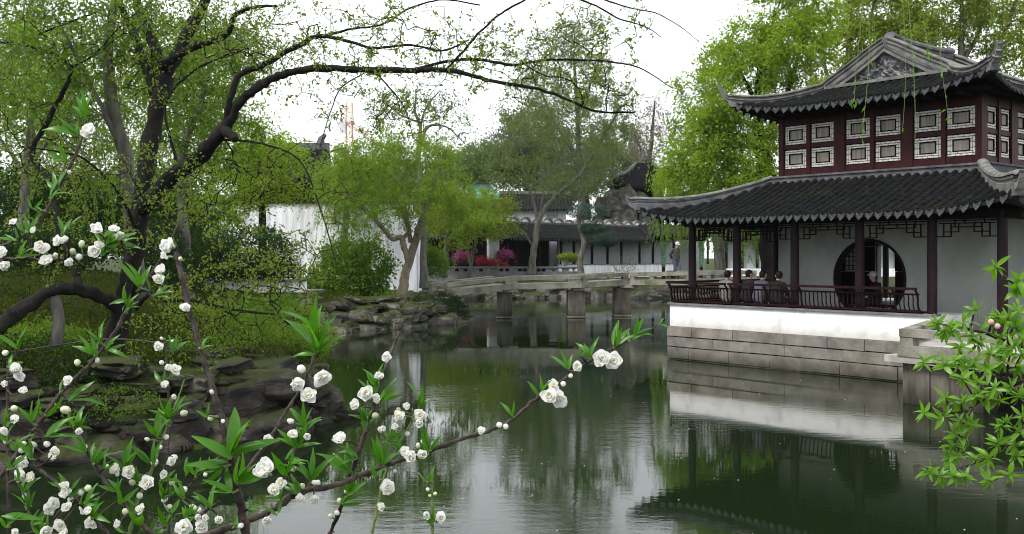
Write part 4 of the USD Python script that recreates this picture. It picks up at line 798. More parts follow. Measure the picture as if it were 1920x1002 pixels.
# --- trees filling the left side behind the leaning tree
tree('left_bank_tree', 'tall grey-trunked tree close behind the leaning tree, filling the upper left', [[(262, 560, 19, 30), (248, 420, 19, 28), (235, 300, 19, 28), (212, 200, 19, 24), (203, 90, 19, 20), (215, 0, 19, 15), (225, -70, 19, 10)], [(232, 290, 19, 14), (190, 200, 18.8, 9), (150, 120, 18.6, 7), (110, 40, 18.5, 4)], [(207, 130, 19, 12), (250, 60, 19.2, 9), (290, -10, 19.3, 6)]],
     [(200, 60, 19, 170, 120, 2.5), (110, 130, 18.8, 130, 120, 2.3), (300, 70, 19.2, 120, 110, 2.3), (100, -20, 19, 160, 70, 2.3)], 71, 420, 10500, .078, 'leaf_mid', 'bark_grey', step=.4, spread=.2, rtip=.007)
tree('left_bank_tree', 'green tree with forked grey trunk seen through the bend of the long limb', [[(352, 560, 30, 22), (345, 420, 30, 20), (340, 320, 30, 18), (350, 260, 30, 15), (378, 190, 30, 12), (385, 155, 30, 9), (410, 90, 30, 5)], [(380, 160, 30, 8), (365, 100, 30, 6), (360, 40, 30, 4)], [(352, 260, 30, 8), (320, 190, 30, 6), (310, 120, 30, 4)]],
     [(390, 120, 30, 100, 90, 3), (330, 190, 30, 90, 90, 3), (420, 60, 30, 90, 60, 2.6), (430, 260, 30, 60, 60, 2.2), (330, 320, 30, 90, 60, 2.6), (480, 110, 30, 60, 60, 2)], 72, 420, 19000, .10, 'leaf_mid', 'bark_grey', step=.5, spread=.28, rtip=.009)
tree('left_bank_tree', 'pale green weeping tree at the far left edge', [[(40, 560, 34, 22), (45, 420, 34, 20), (50, 300, 34, 15), (60, 200, 34, 9), (55, 110, 34, 5)], [(48, 320, 34, 9), (110, 240, 34, 6), (150, 180, 34, 4)], [(48, 330, 34, 8), (0, 260, 34, 5)]],
     [(60, 110, 34, 110, 100, 3), (150, 170, 34, 80, 80, 3), (10, 200, 34, 60, 90, 2.5), (180, 290, 34, 90, 70, 3)], 73, 330, 13000, .11, 'leaf_willow', 'bark_grey', step=.6, spread=.32, strands=140, strand_len=2.4, sleaf=.11)
tree('left_bank_tree', 'bushy bright tree just left of the white hall, below the long limb', [[(490, 560, 50, 18), (492, 430, 50, 15), (488, 340, 50, 11), (485, 270, 50, 6)], [(490, 360, 50, 7), (530, 310, 50, 5)]],
     [(485, 270, 50, 60, 45, 2.8), (440, 330, 50, 60, 50, 2.8), (540, 300, 50, 45, 35, 2.2), (400, 390, 49, 70, 50, 2.6), (520, 360, 50, 60, 30, 2.2)], 74, 260, 15000, .14, 'leaf_bright', 'bark_dark', step=.6, spread=.32)
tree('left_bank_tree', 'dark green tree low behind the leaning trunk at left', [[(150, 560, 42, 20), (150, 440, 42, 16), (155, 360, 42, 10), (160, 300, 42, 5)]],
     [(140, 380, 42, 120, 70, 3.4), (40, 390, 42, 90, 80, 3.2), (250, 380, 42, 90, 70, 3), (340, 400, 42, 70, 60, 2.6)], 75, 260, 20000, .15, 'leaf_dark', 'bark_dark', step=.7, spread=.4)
for i, (lab, x, D, ells, lm) in enumerate((('mid green tree far behind the left bank, nearest the left edge', 60, 62, [(60, 250, 62, 150, 140, 5), (60, 100, 62, 130, 80, 5)], 'leaf_mid'), ('mid green tree far behind the left bank, right of the leaning trunk', 330, 66, [(320, 240, 66, 130, 120, 5), (420, 200, 66, 90, 110, 5), (300, 90, 66, 110, 70, 5)], 'leaf_bright'))):
    tree('left_background_tree', lab, [[(x, 540, D, 20), (x + 5, 380, D, 16), (x, 240, D, 10), (x + 4, 120, D, 5)]], ells, 81 + i, 260, 16000, .19, lm, 'bark_grey', step=.9, spread=.5, rtip=.014)
# --- pines, bonsai, shrubs
pine = thing('cloud_pine', 'clipped pine with blue-green foliage pads before the white corridor wall', 'pine tree')
rp = np.random.default_rng(91)
pp, pr = pxl([(1092, 528, 71, 15), (1088, 490, 71, 11), (1096, 455, 71, 12), (1086, 420, 71, 9), (1088, 380, 71, 6)]); MB().tube(catmull(pp, 5), np.interp(np.linspace(0, 1, 21), np.linspace(0, 1, 5), pr), 9).build('trunk', 'bark_grey', pine, smooth=True)
for l in ([(1094, 455, 71, 7), (1105, 430, 71, 6), (1120, 412, 71, 5)], [(1096, 458, 71, 6), (1120, 450, 71, 4), (1135, 448, 71, 3)]):
    q_, r_ = pxl(l); MB().tube(catmull(q_, 4), np.interp(np.linspace(0, 1, 9), [0, .5, 1], r_), 7).build('limb', 'bark_grey', pine, smooth=True)
for e in ((1098, 398, 71, 36, 15, 1.3), (1125, 446, 71, 30, 17, 1.1), (1110, 430, 71, 26, 9, .9), (1140, 455, 71, 14, 8, .6)):
    p_ = blob(2600, [e], rp, .5); leaf_cards(MB(), p_, .16, rp, wid=.12, dirs=unit(rp.normal(size=(2600, 3)) + [0, 0, .9])).build('foliage_pad', 'leaf_pine', pine, kind='stuff')
bon = thing('bonsai', 'flat-topped bonsai in a pale pot on the terrace wall', 'bonsai')
c = W(1059, 494, 74); b = MB(); b.tube([c + [0, 0, -.15], c + [0, 0, .2]], [.22, .30], 10); b.build('pot', 'pot_clay', bon, smooth=40)
MB().tube(catmull([c + [0, 0, .2], c + [.1, 0, .4], c + [.3, 0, .5], c + [.2, 0, .7]], 4), .04, 6).build('trunk', 'bark_grey', bon)
p_ = blob(2200, [(1066, 482, 74, 22, 7, .7), (1080, 488, 74, 14, 5, .5)], rp, .3); leaf_cards(MB(), p_, .11, rp).build('foliage', 'leaf_yellow', bon, kind='stuff')
shrub('bare_shrub', 'nearly leafless small shrub before the white corridor base', [(1170, 497, 70, 24, 20, .7)], 92, 260, .08, 'leaf_sparse', 26, 'bark_haze', base=(1176, 518, 70))
shrub('flowering_azalea', 'magenta azalea domed on a stem behind the balustrade, leftmost of the flowers', [(868, 482, 76.5, 14, 6, .6), (858, 485, 76.5, 8, 5, .4), (878, 484, 76.5, 8, 5, .4)], 93, 2600, .1, 'azalea_pink', 8, base=(870, 505, 76.5))
shrub('flowering_azalea', 'magenta azalea highest at the right of the red flowers', [(944, 477, 77.5, 13, 5, .6), (953, 479, 77.5, 7, 4, .4), (934, 481, 77.5, 7, 4, .4)], 94, 1400, .13, 'azalea_pink', 8, base=(944, 505, 77.5))
shrub('red_flower_bed', 'bank of red and white potted flowers behind the balustrade', [(902, 491, 76.3, 8, 7, .5), (915, 494, 76.3, 8, 6, .5), (928, 493, 76.3, 9, 6, .5), (943, 497, 76.3, 9, 4, .4)], 95, 3600, .1, 'azalea_red', 10, cat='flowers', base=(920, 506, 76.3))
shrub('clipped_hedge_shrub', 'dense dark green rounded shrub before the white hall wall', [(470, 475, 41, 80, 50, 2.2), (420, 490, 41, 70, 40, 2), (520, 490, 41, 35, 35, 1.4), (370, 480, 41, 40, 45, 1.8)], 96, 12000, .13, 'leaf_dark', 24)
shrub('leafy_bush', 'bright green leafy bush at the foot of the white hall wall', [(640, 525, 46.5, 60, 40, 1.6), (690, 500, 46.8, 40, 45, 1.4), (600, 540, 46.3, 40, 28, 1.2), (650, 480, 47, 45, 30, 1.4), (705, 540, 46.5, 25, 25, 1)], 97, 11000, .16, 'leaf_mid', 26, base=(650, 562, 46.5))
shrub('small_bush', 'low dark bush between the tan trunk and the balustrade', [(812, 495, 66, 30, 25, 1.2), (800, 480, 66, 25, 22, 1)], 98, 4000, .14, 'leaf_mid', 10)
shrub('ivy_clump', 'dark moss and ivy spilling over the rocky point beside the bridge', [(815, 585, 45.6, 40, 28, .9), (838, 572, 46.6, 24, 26, .8), (780, 574, 44.6, 36, 16, .8)], 99, 13000, .08, 'moss_ivy', 8, shell=.8)
shrub('grassy_tuft', 'bright green tuft of leaves at the rocky edge of the left bank', [(480, 610, 27, 70, 24, 1.5), (540, 600, 27.5, 45, 20, 1.2), (430, 600, 27, 50, 18, 1.3)], 100, 7000, .08, 'leaf_mid', 10, cat='plant', wid=.25)
shrub('jasmine_mound', 'olive green mound of fine foliage below the arching dark limb', [(60, 560, 22, 110, 60, 1.9), (140, 600, 20.5, 90, 50, 1.4)], 101, 14000, .05, 'ground_cover', 18, shell=.6, wid=.25)
shrub('jasmine_mound', 'olive green mound of fine foliage right of the leaning trunk', [(320, 620, 20, 80, 45, 1.3), (280, 600, 20.5, 50, 40, 1.2), (380, 640, 19.5, 40, 30, 1)], 102, 12000, .05, 'ground_cover', 18, shell=.6, wid=.25)
shrub('leafy_undergrowth', 'dark leafy undergrowth at the foot of the leaning trunk', [(80, 680, 16.4, 120, 45, .9), (180, 720, 16.2, 90, 40, .8), (30, 750, 15.6, 80, 40, .7)], 103, 8000, .045, 'leaf_dark', 22, shell=.5)
for i, (lab, e) in enumerate((('dark evergreen shrub at the far left behind the olive mound', [(30, 470, 24, 90, 40, 1.4), (120, 460, 25, 70, 40, 1.4)]), ('dark evergreen shrub between the leaning trunk and the railed terrace', [(300, 470, 30, 60, 60, 1.6), (340, 510, 30, 45, 40, 1.4)]))):
    shrub('evergreen_shrub', lab, e, 104 + i, 9000, .09, 'leaf_dark', 20)
# ground cover on the left bank
rg = np.random.default_rng(120); n = 80000
D_ = rg.uniform(13.5, 44, n) ** 1.0; x_ = rg.uniform(-.56, -.15, n) * D_; gz = ground_z(x_, D_); ok = (gz > .6)
x_, D_, gz = x_[ok], D_[ok], gz[ok]; m_ = .05 + .34 * meshkit.fbm(np.stack([x_ * .8, D_ * .8, 0 * x_], -1), 3, 8)
pts = np.stack([x_, D_, gz + rg.random(len(x_)) * m_], 1)
leaf_cards(MB(), pts, .13, rg, wid=.24, dirs=unit(rg.normal(size=(len(pts), 3)) * .8 + [0, 0, 1])).build('ground_cover', 'ground_cover', None, kind='stuff', label='low olive green ground cover spread over the left bank', cat='ground cover')
# floating willow twigs hanging in front of the pavilion
hang = thing('hanging_willow_twigs', 'thin willow twigs hanging into view in front of the pavilion gable', 'willow twigs')
rw = np.random.default_rng(130)
for x, y0, y1, D in ((1610, -40, 190, 9.0), (1632, -40, 60, 9.2), (1738, -40, 100, 9.4), (1708, -40, 270, 9.1), (1622, 30, 262, 9.3), (1770, 60, 220, 9.5), (1690, -40, 240, 9.6), (1860, -40, 40, 9)):
    k = np.linspace(0, 1, 12); p = np.array([W(x + 8 * math.sin(t * 3 + x), y0 + (y1 - y0) * t, D) for t in k])
    MB().tube(p, np.linspace(.004, .0018, 12), 4).build('twig', 'twig_green', hang)
    pts = p[rw.integers(0, 12, 10)] ; 
    if y1 < 200: pts = np.vstack([pts, p[-1:] + rw.normal(size=(8, 3)) * .02])
    leaf_cards(MB(), pts, .055, rw, wid=.25, dirs=unit(rw.normal(size=(len(pts), 3)) * .5 - [0, 0, 1])).build('leaves', 'leaf_right', hang, kind='stuff')

shrub('bank_shrub', 'loose bright green shrub on the rocks of the left bank nearest the water', [(520, 640, 20.5, 60, 30, .9), (470, 625, 21, 50, 28, .9)], 111, 4500, .06, 'leaf_mid', 16)
shrub('bank_shrub', 'low leafy shrub on the left bank behind the thick dark flowering branch', [(400, 660, 19, 60, 28, .9), (340, 650, 19, 40, 26, .7)], 112, 4000, .055, 'leaf_mid', 14)
shrub('bank_shrub', 'dark shrub with small leaves drooping over the rocks at left', [(230, 760, 15.6, 60, 34, .6), (140, 780, 15.3, 60, 30, .5)], 113, 3000, .04, 'leaf_mid', 18)

# fallen petals floating on the pond
rq = np.random.default_rng(140); n = 90
D_ = rq.uniform(9, 30, n); x_ = rq.uniform(-.15, .5, n) * D_; ok = shapely.contains(POND.buffer(-.6), shapely.points(x_, D_)); c = np.stack([x_, D_, np.full(n, .004)], 1)[ok]
b = MB(); a = rq.uniform(0, 6.28, len(c)); d = np.stack([np.cos(a), np.sin(a), 0 * a], 1); s_ = np.stack([-np.sin(a), np.cos(a), 0 * a], 1); L = rq.uniform(.009, .018, (len(c), 1))
v = np.stack([c - d * L, c + s_ * L * .7 + [0, 0, .004], c + d * L, c - s_ * L * .7 + [0, 0, .004]], 1).reshape(-1, 3); i = np.arange(len(c))[:, None] * 4
b.add(v, np.vstack([i + [0, 2, 1], i + [0, 3, 2]])).build('floating_petals', 'petal_white', None, kind='stuff', label='scattered white fallen petals floating on the dark pond', cat='petals')

rt_ = np.random.default_rng(150)
for k, (lab, x, y, D, ln) in enumerate((('mid green tuft at the outer tip of the left bank rocks, nearest the pond', 575, 652, 19.4, 'leaf_mid'), ('olive tuft on top of the bank rocks just left of the tip', 525, 668, 19.0, 'ground_cover'), ('bright tuft in the gap behind the rocks right of the thick dark branch', 455, 652, 20, 'leaf_bright'), ('olive tuft low on the rocks directly behind the thick dark branch', 388, 672, 18.4, 'ground_cover'),
      ('mid green tuft on the rocks left of the thick dark branch', 300, 668, 18.2, 'leaf_mid'), ('mid green tuft growing low on the rock face near the water', 345, 722, 17.1, 'leaf_mid'), ('bright tuft at the back of the bank beside the steps of the railed terrace', 590, 628, 22, 'leaf_bright'), ('bright tuft on the grass between the bank rocks and the railed terrace', 350, 590, 24, 'leaf_bright'))):
    shrub('rock_tuft', lab, [(x, y, D, 34 + 14 * rt_.random(), 16 + 8 * rt_.random(), .5), (x + 20 * rt_.normal(), y + 6, D, 24, 13, .4)], 160 + k, 2000, .055, ln, 8, cat='plant', group='leafy tufts among the bank rocks', shell=.3, wid=.38)
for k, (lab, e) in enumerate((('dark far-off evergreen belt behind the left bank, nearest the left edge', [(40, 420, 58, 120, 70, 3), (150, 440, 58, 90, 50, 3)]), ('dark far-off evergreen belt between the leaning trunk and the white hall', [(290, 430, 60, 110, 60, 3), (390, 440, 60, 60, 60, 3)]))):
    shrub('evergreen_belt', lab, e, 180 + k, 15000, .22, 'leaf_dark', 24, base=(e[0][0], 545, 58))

for k, (lab, x, y, D, ln) in enumerate((('leafy green plant on the rocky point at the foot of the tan trunk', 730, 568, 44.4, 'leaf_mid'), ('dark plant hanging over the rocks at the left of the rocky point', 660, 590, 42.6, 'leaf_dark'), ('low green plant on the rocks between the leafy bush and the water', 620, 585, 42.8, 'leaf_mid'), ('mossy cushion plant on the rocks below the tan trunk', 715, 592, 43.2, 'moss_ivy'))):
    shrub('point_plant', lab, [(x, y, D, 40, 15, .9), (x + 24, y + 5, D, 24, 12, .6)], 190 + k, 3200, .09, ln, 10, cat='plant', shell=.4, wid=.4)

for k, (lab, e, n, sz, ln) in enumerate((('spreading green bush on the left bank slope, in front of the railed terrace steps', [(500, 585, 30, 70, 28, 1.4), (560, 600, 28, 40, 22, 1)], 7000, .085, 'leaf_mid'), ('leafy green bush on the left bank behind the thick dark flowering branch', [(390, 600, 25, 60, 30, 1.2), (330, 590, 25, 40, 26, 1)], 7000, .075, 'leaf_mid'),
      ('fresh green bush trailing down to the bank rocks near their outer tip', [(545, 640, 21, 46, 22, .8), (590, 655, 20.5, 26, 14, .5)], 5000, .06, 'leaf_bright'), ('fresh green low bush under the arching dark limb, left of the leaning trunk', [(70, 640, 18, 90, 30, 1), (140, 660, 17.6, 50, 24, .8)], 7000, .055, 'leaf_mid'))):
    shrub('bank_bush', lab, e, 210 + k, n, sz, ln, 16, shell=.45)

# ---------------------------------------------------------------- rocks along the banks
def rock_mesh(sx, sy, sz, rng, k=.62, sub=2):
    m = trimesh.creation.icosphere(sub, 1.0); v = np.asarray(m.vertices)
    v = np.sign(v) * np.abs(v) ** k; o = rng.random(3) * 50
    n1 = meshkit.fbm(v * 1.3 + o, 3, 1) - .5; lay = meshkit.noise(np.stack([v[:, 0] * .5 + o[0], v[:, 1] * .5, v[:, 2] * 3.2 + o[2]], 1), 4) - .5
    v = v * (1 + .8 * n1[:, None]) ; v[:, :2] *= (1 + .3 * lay[:, None])
    v = v * [sx, sy, sz] * .55
    a = rng.uniform(0, 6.28); ta = rng.normal(0, .1)
    R = trimesh.transformations.euler_matrix(ta, rng.normal(0, .1), a)[:3, :3]
    return v @ R.T, m.faces
def rock_bank(name, label, line, spec, seed, mname, sub=2):
    rng = np.random.default_rng(seed); t = thing(name, label, 'rocks'); ls = LineString(line)
    for (z, size, flat, inset, sp) in spec:
        s = rng.uniform(0, sp)
        while s < ls.length:
            p = ls.interpolate(s); q = ls.interpolate(min(s + .3, ls.length)); d = unit(np.array([q.x - p.x, q.y - p.y]) + 1e-9); nn = np.array([-d[1], d[0]])
            k = size * rng.uniform(.65, 1.4); o = rng.normal(0, .15) + inset
            v, f = rock_mesh(k * rng.uniform(.9, 1.5), k * rng.uniform(.8, 1.1), k * flat * rng.uniform(.7, 1.3), rng, .5, sub)
            MB().add(v + [p.x + nn[0] * o, p.y + nn[1] * o, z + rng.normal(0, .06)], f).build('rock', mname if rng.random() < .8 else 'mossy_rock', t, smooth=32)
            s += sp * k / size * rng.uniform(.8, 1.2)
LB = [(-10.5, 13.6), (-7.7, 14.6), (-5.6, 15.9), (-4.1, 17.2), (-3.5, 18.8), (-4.9, 21.4), (-7.4, 25)]
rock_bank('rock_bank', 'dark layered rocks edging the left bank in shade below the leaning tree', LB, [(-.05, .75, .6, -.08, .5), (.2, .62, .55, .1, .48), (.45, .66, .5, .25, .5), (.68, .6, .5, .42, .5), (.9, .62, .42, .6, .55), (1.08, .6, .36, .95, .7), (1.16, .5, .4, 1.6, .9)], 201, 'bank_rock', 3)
rock_bank('rock_bank', 'flat pale mossy rocks edging the point at the left end of the stone bridge', [(-9.4, 36), (-8.9, 38.2), (-7.0, 41.0), (-4.5, 42.6), (-3.2, 45.0), (-2.5, 48.1), (-3.4, 52)], [(.0, .8, .55, -.1, .55), (.3, .72, .5, .08, .55), (.58, .75, .45, .25, .58), (.86, .72, .4, .5, .62), (1.1, .66, .34, 1.1, .9)], 202, 'mossy_rock')
rock_bank('rock_bank', 'pale rocks along the far shore seen under the bridge slabs', [(-6.4, 58), (-6, 67), (-3, 72.3), (6, 72.8), (16, 73.2), (21.8, 70)], [(.05, 1.3, .5, .0, 1.0), (.5, 1.2, .42, .5, 1.2)], 203, 'pale_rock')
rock_bank('rock_bank', 'shaded rocks beyond the pavilion at the back of the pond', [(22, 66), (22, 48), (18.6, 31)], [(.1, 1.3, .5, .0, 1.2), (.6, 1.2, .45, .4, 1.3)], 204, 'mossy_rock')
r7 = np.random.default_rng(205)
st = thing('standing_stone', 'pale upright squared stone at the water edge of the rocky point', 'stone')
b = trimesh.creation.box((.42, .4, 1.0)); b = b.subdivide().subdivide(); v = np.array(b.vertices); v += (meshkit.fbm(v * 5, 3, 3)[:, None] - .5) * .1; MB().add(v + W(769, 602, 43.6) + [0, 0, .1], b.faces).build('stone', 'pale_stone', st, smooth=40)
st = thing('standing_stone', 'dark upright stone beside the pale squared one at the rocky point', 'stone')
v, f = rock_mesh(.5, .5, 1.4, r7); MB().add(v + W(750, 598, 43.3), f).build('stone', 'mossy_rock', st, smooth=32)
ro = thing('rockery', 'tall grey weathered rockery rising behind the wavy wall left of the corner tower', 'rockery')
for k in range(26):
    v, f = rock_mesh(r7.uniform(1.2, 2.4), 1.6, r7.uniform(1.2, 2.6), r7); x = r7.uniform(1125, 1215); y = r7.uniform(372, 440)
    MB().add(v + W(x, max(y, 372 + abs(x - 1165) * .5), 99 + r7.normal()), f).build('rock', 'pale_rock', ro, smooth=32)

# ---------------------------------------------------------------- covered corridor on the far shore
def tiled_slope(parent, e0, e1, r0, r1, pitch=.3, sag=.12, steps=9, name='tile_rows', m='roof_tile', drip=True):
    """a far slope from eave e0-e1 up to ridge r0-r1 with half-round tile rows, one mesh"""
    e0, e1, r0, r1 = map(lambda q: np.asarray(q, float), (e0, e1, r0, r1)); n = max(3, int(np.linalg.norm(e1 - e0) / pitch)); b = MB(); v = np.linspace(0, 1, steps)
    nrm = unit(np.cross(e1 - e0, r0 - e0)); nrm = nrm if nrm[2] > 0 else -nrm
    k = 8; us = np.linspace(0, 1, n * k + 1); ph = (np.arange(n * k + 1) % k) / k
    hz = .085 * np.sqrt(np.clip(1 - ((ph - .5) * 3.0) ** 2, 0, 1)) ; hz = np.where(np.abs(ph - .5) > .33, -.01, hz)
    P = (e0 + (e1 - e0) * us[:, None])[:, None] * (1 - v)[None, :, None] + (r0 + (r1 - r0) * us[:, None])[:, None] * v[None, :, None]
    P = P + nrm * hz[:, None, None] - np.array([0, 0, 1.0]) * (sag * 4 * v * (1 - v))[None, :, None]
    b.grid(P); low = P.copy() - nrm * .14; low = (low - nrm * hz[:, None, None]); b.grid(low[:, ::-1]); b.grid(np.stack([low[:, 0], P[:, 0]], 1)); b.grid(np.stack([P[0], low[0]], 0)); b.grid(np.stack([low[-1], P[-1]], 0))
    b.build(name, m, parent, kind='stuff')
    if drip:
        b = MB(); u = unit(e1 - e0)
        for i in range(n):
            c = e0 + (e1 - e0) * ((i + .02) / n); w = pitch * .3
            b.add([c - u * w, c + u * w, c + u * w * .6 - [0, 0, .13], c - [0, 0, .19], c - u * w * .6 - [0, 0, .13]], [[0, 1, 2], [0, 2, 3], [0, 3, 4]])
        b.build('drip_tiles', 'drip_tile', parent, kind='stuff')
CD = np.array([.737, .674]); CN = np.array([-.674, .737]); C0 = np.array([1.68, 80.0])
def cp(s, n, z): q = C0 + CD * s + CN * n; return np.array([q[0], q[1], z])
def cbox(b, s0, s1, n0, n1, z0, z1):
    v = [cp(s, n, z) for s in (s0, s1) for n in (n0, n1) for z in (z0, z1)]
    return b.add(v, [[0, 1, 3, 2], [4, 6, 7, 5], [0, 4, 5, 1], [2, 3, 7, 6], [0, 2, 6, 4], [1, 5, 7, 3]])
cor = thing('covered_corridor', 'long white-walled covered corridor with dark posts across the far shore', 'corridor')
cbox(MB(), 2.8, 18.6, 0, .35, .6, 2.28).build('base_wall', 'far_white', cor)
cbox(MB(), 2.6, 18.8, -.05, .40, 2.284, 2.36).build('base_cap', 'balustrade_stone', cor)
cbox(MB(), 4.2, 24.0, 1.35, 1.55, .8, 4.6).build('back_wall', 'far_grey_wall', cor)
cbox(MB(), -6, 4.19, 2.6, 2.8, .8, 4.6).build('inner_wall', 'dark_wood', cor)
cbox(MB(), -4.6, -3.6, .0, .3, .8, 4.35).build('white_pier', 'far_grey_wall', cor)
cbox(MB(), -6, 24, -.4, 2.9, .6, 1.1).build('floor', 'balustrade_stone', cor)
for px in (972, 1014, 1030, 1055, 1079, 1113, 1142, 1168, 1202, 1227, 1266, 1330):
    r_ = (px - CX) / FPX; s = (r_ * C0[1] - C0[0]) / (CD[0] - r_ * CD[1])
    b = MB(); b.tube([cp(s, .18, 1.1 if s < 2.8 else 2.3), cp(s, .18, 4.45)], .115, 8); b.build('post', 'dark_wood', cor)
tiled_slope(cor, cp(-3, -.7, 4.38), cp(19.2, -.7, 4.38), cp(-3, 1.5, 5.62), cp(19.2, 1.5, 5.62))
tiled_slope(cor, cp(19.2, 3.4, 4.38), cp(-3, 3.4, 4.38), cp(19.2, 1.5, 5.6), cp(-3, 1.5, 5.6), drip=False)
cbox(MB(), -3.0, 19.2, 1.42, 1.6, 5.45, 5.72).build('ridge', 'ridge_grey', cor)
cbox(MB(), -6.5, -2.9, -.5, .1, 4.4, 4.75).build('eave_wall', 'ridge_grey', cor)
sc = thing('open_gallery', 'dark open-fronted gallery behind the small terrace trees, left of the white pier', 'gallery')
ga, gb = W(772, 0, 86)[0], W(918, 0, 86)[0]
MB().box((ga, 89.4, .8), (gb, 89.7, 4.6)).build('back_wall', 'dark_wood', sc); MB().box((ga, 85.2, .6), (gb, 89.3, 1.15)).build('floor', 'balustrade_stone', sc)
for k in range(7): x = ga + .2 + k * (gb - ga - .4) / 6; MB().tube([(x, 85.8, 1.15), (x, 85.8, 4.5)], .13, 8).build('post', 'dark_wood', sc)
tiled_slope(sc, (ga - .6, 85.0, 4.5), (gb + .2, 85.0, 4.5), (ga - .6, 87.6, 5.9), (gb + .2, 87.6, 5.9)); tiled_slope(sc, (gb + .2, 90.2, 4.5), (ga - .6, 90.2, 4.5), (gb + .2, 87.6, 5.88), (ga - .6, 87.6, 5.88), drip=False)
MB().box((ga - .6, 87.45, 5.8), (gb + .2, 87.75, 6.15)).build('ridge', 'ridge_grey', sc)
wv = thing('wave_wall', 'white wavy-topped wall with arched copings above the corridor ridge', 'wall')
cbox(MB(), .4, 19.5, 3.6, 3.8, .8, 5.75).build('wall', 'far_white', wv)
for k in range(14):
    s = 1.2 + k * 1.3; h = .5 + .08 * math.sin(k * 2.3)
    arc = Polygon([(-.64, 0)] + [(-.64 * math.cos(a), h * math.sin(a)) for a in np.linspace(.05, math.pi - .05, 14)] + [(.64, 0)])
    MB().prism(arc.buffer(-.13), lambda u, v, d: np.array([cp(s + a, c_, 5.755 + z_) for a, z_, c_ in zip(u, v, d)]), 3.62, 3.78).build('arch_panel', 'far_white', wv)
    MB().prism(arc.difference(arc.buffer(-.13)), lambda u, v, d: np.array([cp(s + a, c_, 5.755 + z_) for a, z_, c_ in zip(u, v, d)]), 3.5, 3.9).build('arch_coping', 'ridge_pale', wv)
# porch roof at the right end of the corridor with green verse boards on its posts
po = thing('corridor_porch', 'small tiled porch with green verse boards on its posts beside the walking man', 'porch')
pD = 82.0
def pp_(px, z, D): return Wz(px, z, D)
tiled_slope(po, pp_(1212, 4.75, 81), pp_(1330, 4.75, 81), pp_(1196, 5.6, 84), pp_(1346, 5.6, 84), sag=.2)
for px in (1244, 1315):
    MB().tube([pp_(px, 1.0, 81.8), pp_(px, 4.75, 81.8)], .15, 8).build('post', 'red_wood', po)
    bd_ = MB().box(pp_(px, 2.15, 81.58) - [.17, 0, 0], pp_(px, 4.25, 81.62) + [.17, 0, 0]).build('verse_board', 'sign_green', po); 
    b = MB(); rj = np.random.default_rng(px)
    for j in range(7):
        c_ = pp_(px, 2.4 + j * .27, 81.56)
        for _ in range(4): o = rj.uniform(-.08, .08, 2); a_ = rj.uniform(0, 3); b.beam(c_ + [o[0] - .05 * math.cos(a_), 0, o[1] - .05 * math.sin(a_)], c_ + [o[0] + .05 * math.cos(a_), 0, o[1] + .05 * math.sin(a_)], .012, .02, up=(0, 1, 0))
    b.build('verse_characters', 'sign_mark', po, kind='stuff')
g_ = MB()
for z in (1.35, 1.55, 1.78): g_.box(pp_(1250, z, 81.7), pp_(1312, z + .06, 81.78))
for k in range(9): g_.box(pp_(1250 + k * 7.7, 1.3, 81.72), pp_(1252 + k * 7.7, 1.8, 81.76))
g_.build('railing', 'red_wood', po)
MB().box(pp_(1268, .8, 84.5), pp_(1292, 4.9, 84.8)).build('back_wall', 'far_grey_wall', po)
MB().box(pp_(1228, 4.3, 81.7), pp_(1322, 4.7, 81.9)).build('beam', 'dark_wood', po)
fh = thing('far_wall', 'grey-white garden wall with dark posts seen through the pavilion veranda', 'wall')
MB().box(Wz(1345, .7, 92), Wz(1720, 4.6, 92.3)).build('wall', 'far_grey_wall', fh)
MB().box(Wz(1345, .7, 91.5), Wz(1720, 1.9, 91.9)).build('base', 'far_white', fh)
for px in (1362, 1392, 1420, 1450, 1480, 1520, 1560, 1600, 1640, 1680): MB().tube([Wz(px, 1.9, 91.8), Wz(px, 4.6, 91.8)], .13, 8).build('post', 'dark_wood', fh)
tiled_slope(fh, Wz(1335, 4.6, 91), Wz(1735, 4.6, 91), Wz(1335, 5.8, 93.5), Wz(1735, 5.8, 93.5))
# balustraded terrace in front of the corridor
bal = thing('terrace_balustrade', 'grey stone balustrade pierced with crescent openings before the flowers', 'balustrade')
x0, x1 = W(783, 0, 75.5)[0], W(1086, 0, 75.5)[0]
wl = sbox(x0, .9, x1, 2.12)
for px in (857, 873, 902, 918, 940, 951, 975, 984, 1010, 1019, 1039, 1050, 1070, 1081):
    c_ = W(px, 507, 75.5); wl = wl.difference(Point(c_[0], c_[2] - .03).buffer(.16).intersection(sbox(c_[0] - .2, c_[2] - .09, c_[0] + .2, c_[2] + .3)))
MB().prism(wl, lambda u, v, d: np.stack([u, d, v], 1), 75.4, 75.62).build('panel', 'balustrade_stone', bal)
MB().box((x0 - .05, 75.34, 2.124), (x1 + .05, 75.68, 2.24)).build('cap', 'balustrade_stone', bal)
MB().box((x0 - .4, 75.63, .5), (x1 + .5, 79.0, 1.12)).build('terrace', 'pale_stone', bal)
wh = thing('white_house', 'white-walled house with a dark roof behind the covered corridor', 'house')
a, c = W(946, 0, 104)[0], W(1062, 0, 104)[0]
MB().box((a, 104, .5), (c, 110, 7.7)).build('wall', 'far_white', wh)
MB().box((W(1025, 0, 103.9)[0], 103.9, 5.3), (W(1046, 0, 103.9)[0], 103.98, 7.3)).build('grey_panel', 'far_grey_wall', wh)
tiled_slope(wh, (a - .6, 103.2, 7.75), (c + .6, 103.2, 7.75), (a - .6, 107, 9.6), (c + .6, 107, 9.6), .35)
tiled_slope(wh, (c + .6, 110.8, 7.75), (a - .6, 110.8, 7.75), (c + .6, 107, 9.58), (a - .6, 107, 9.58), .35, drip=False)
MB().box((a - .6, 106.9, 9.5), (c + .6, 107.1, 9.9)).build('ridge', 'ridge_pale', wh)
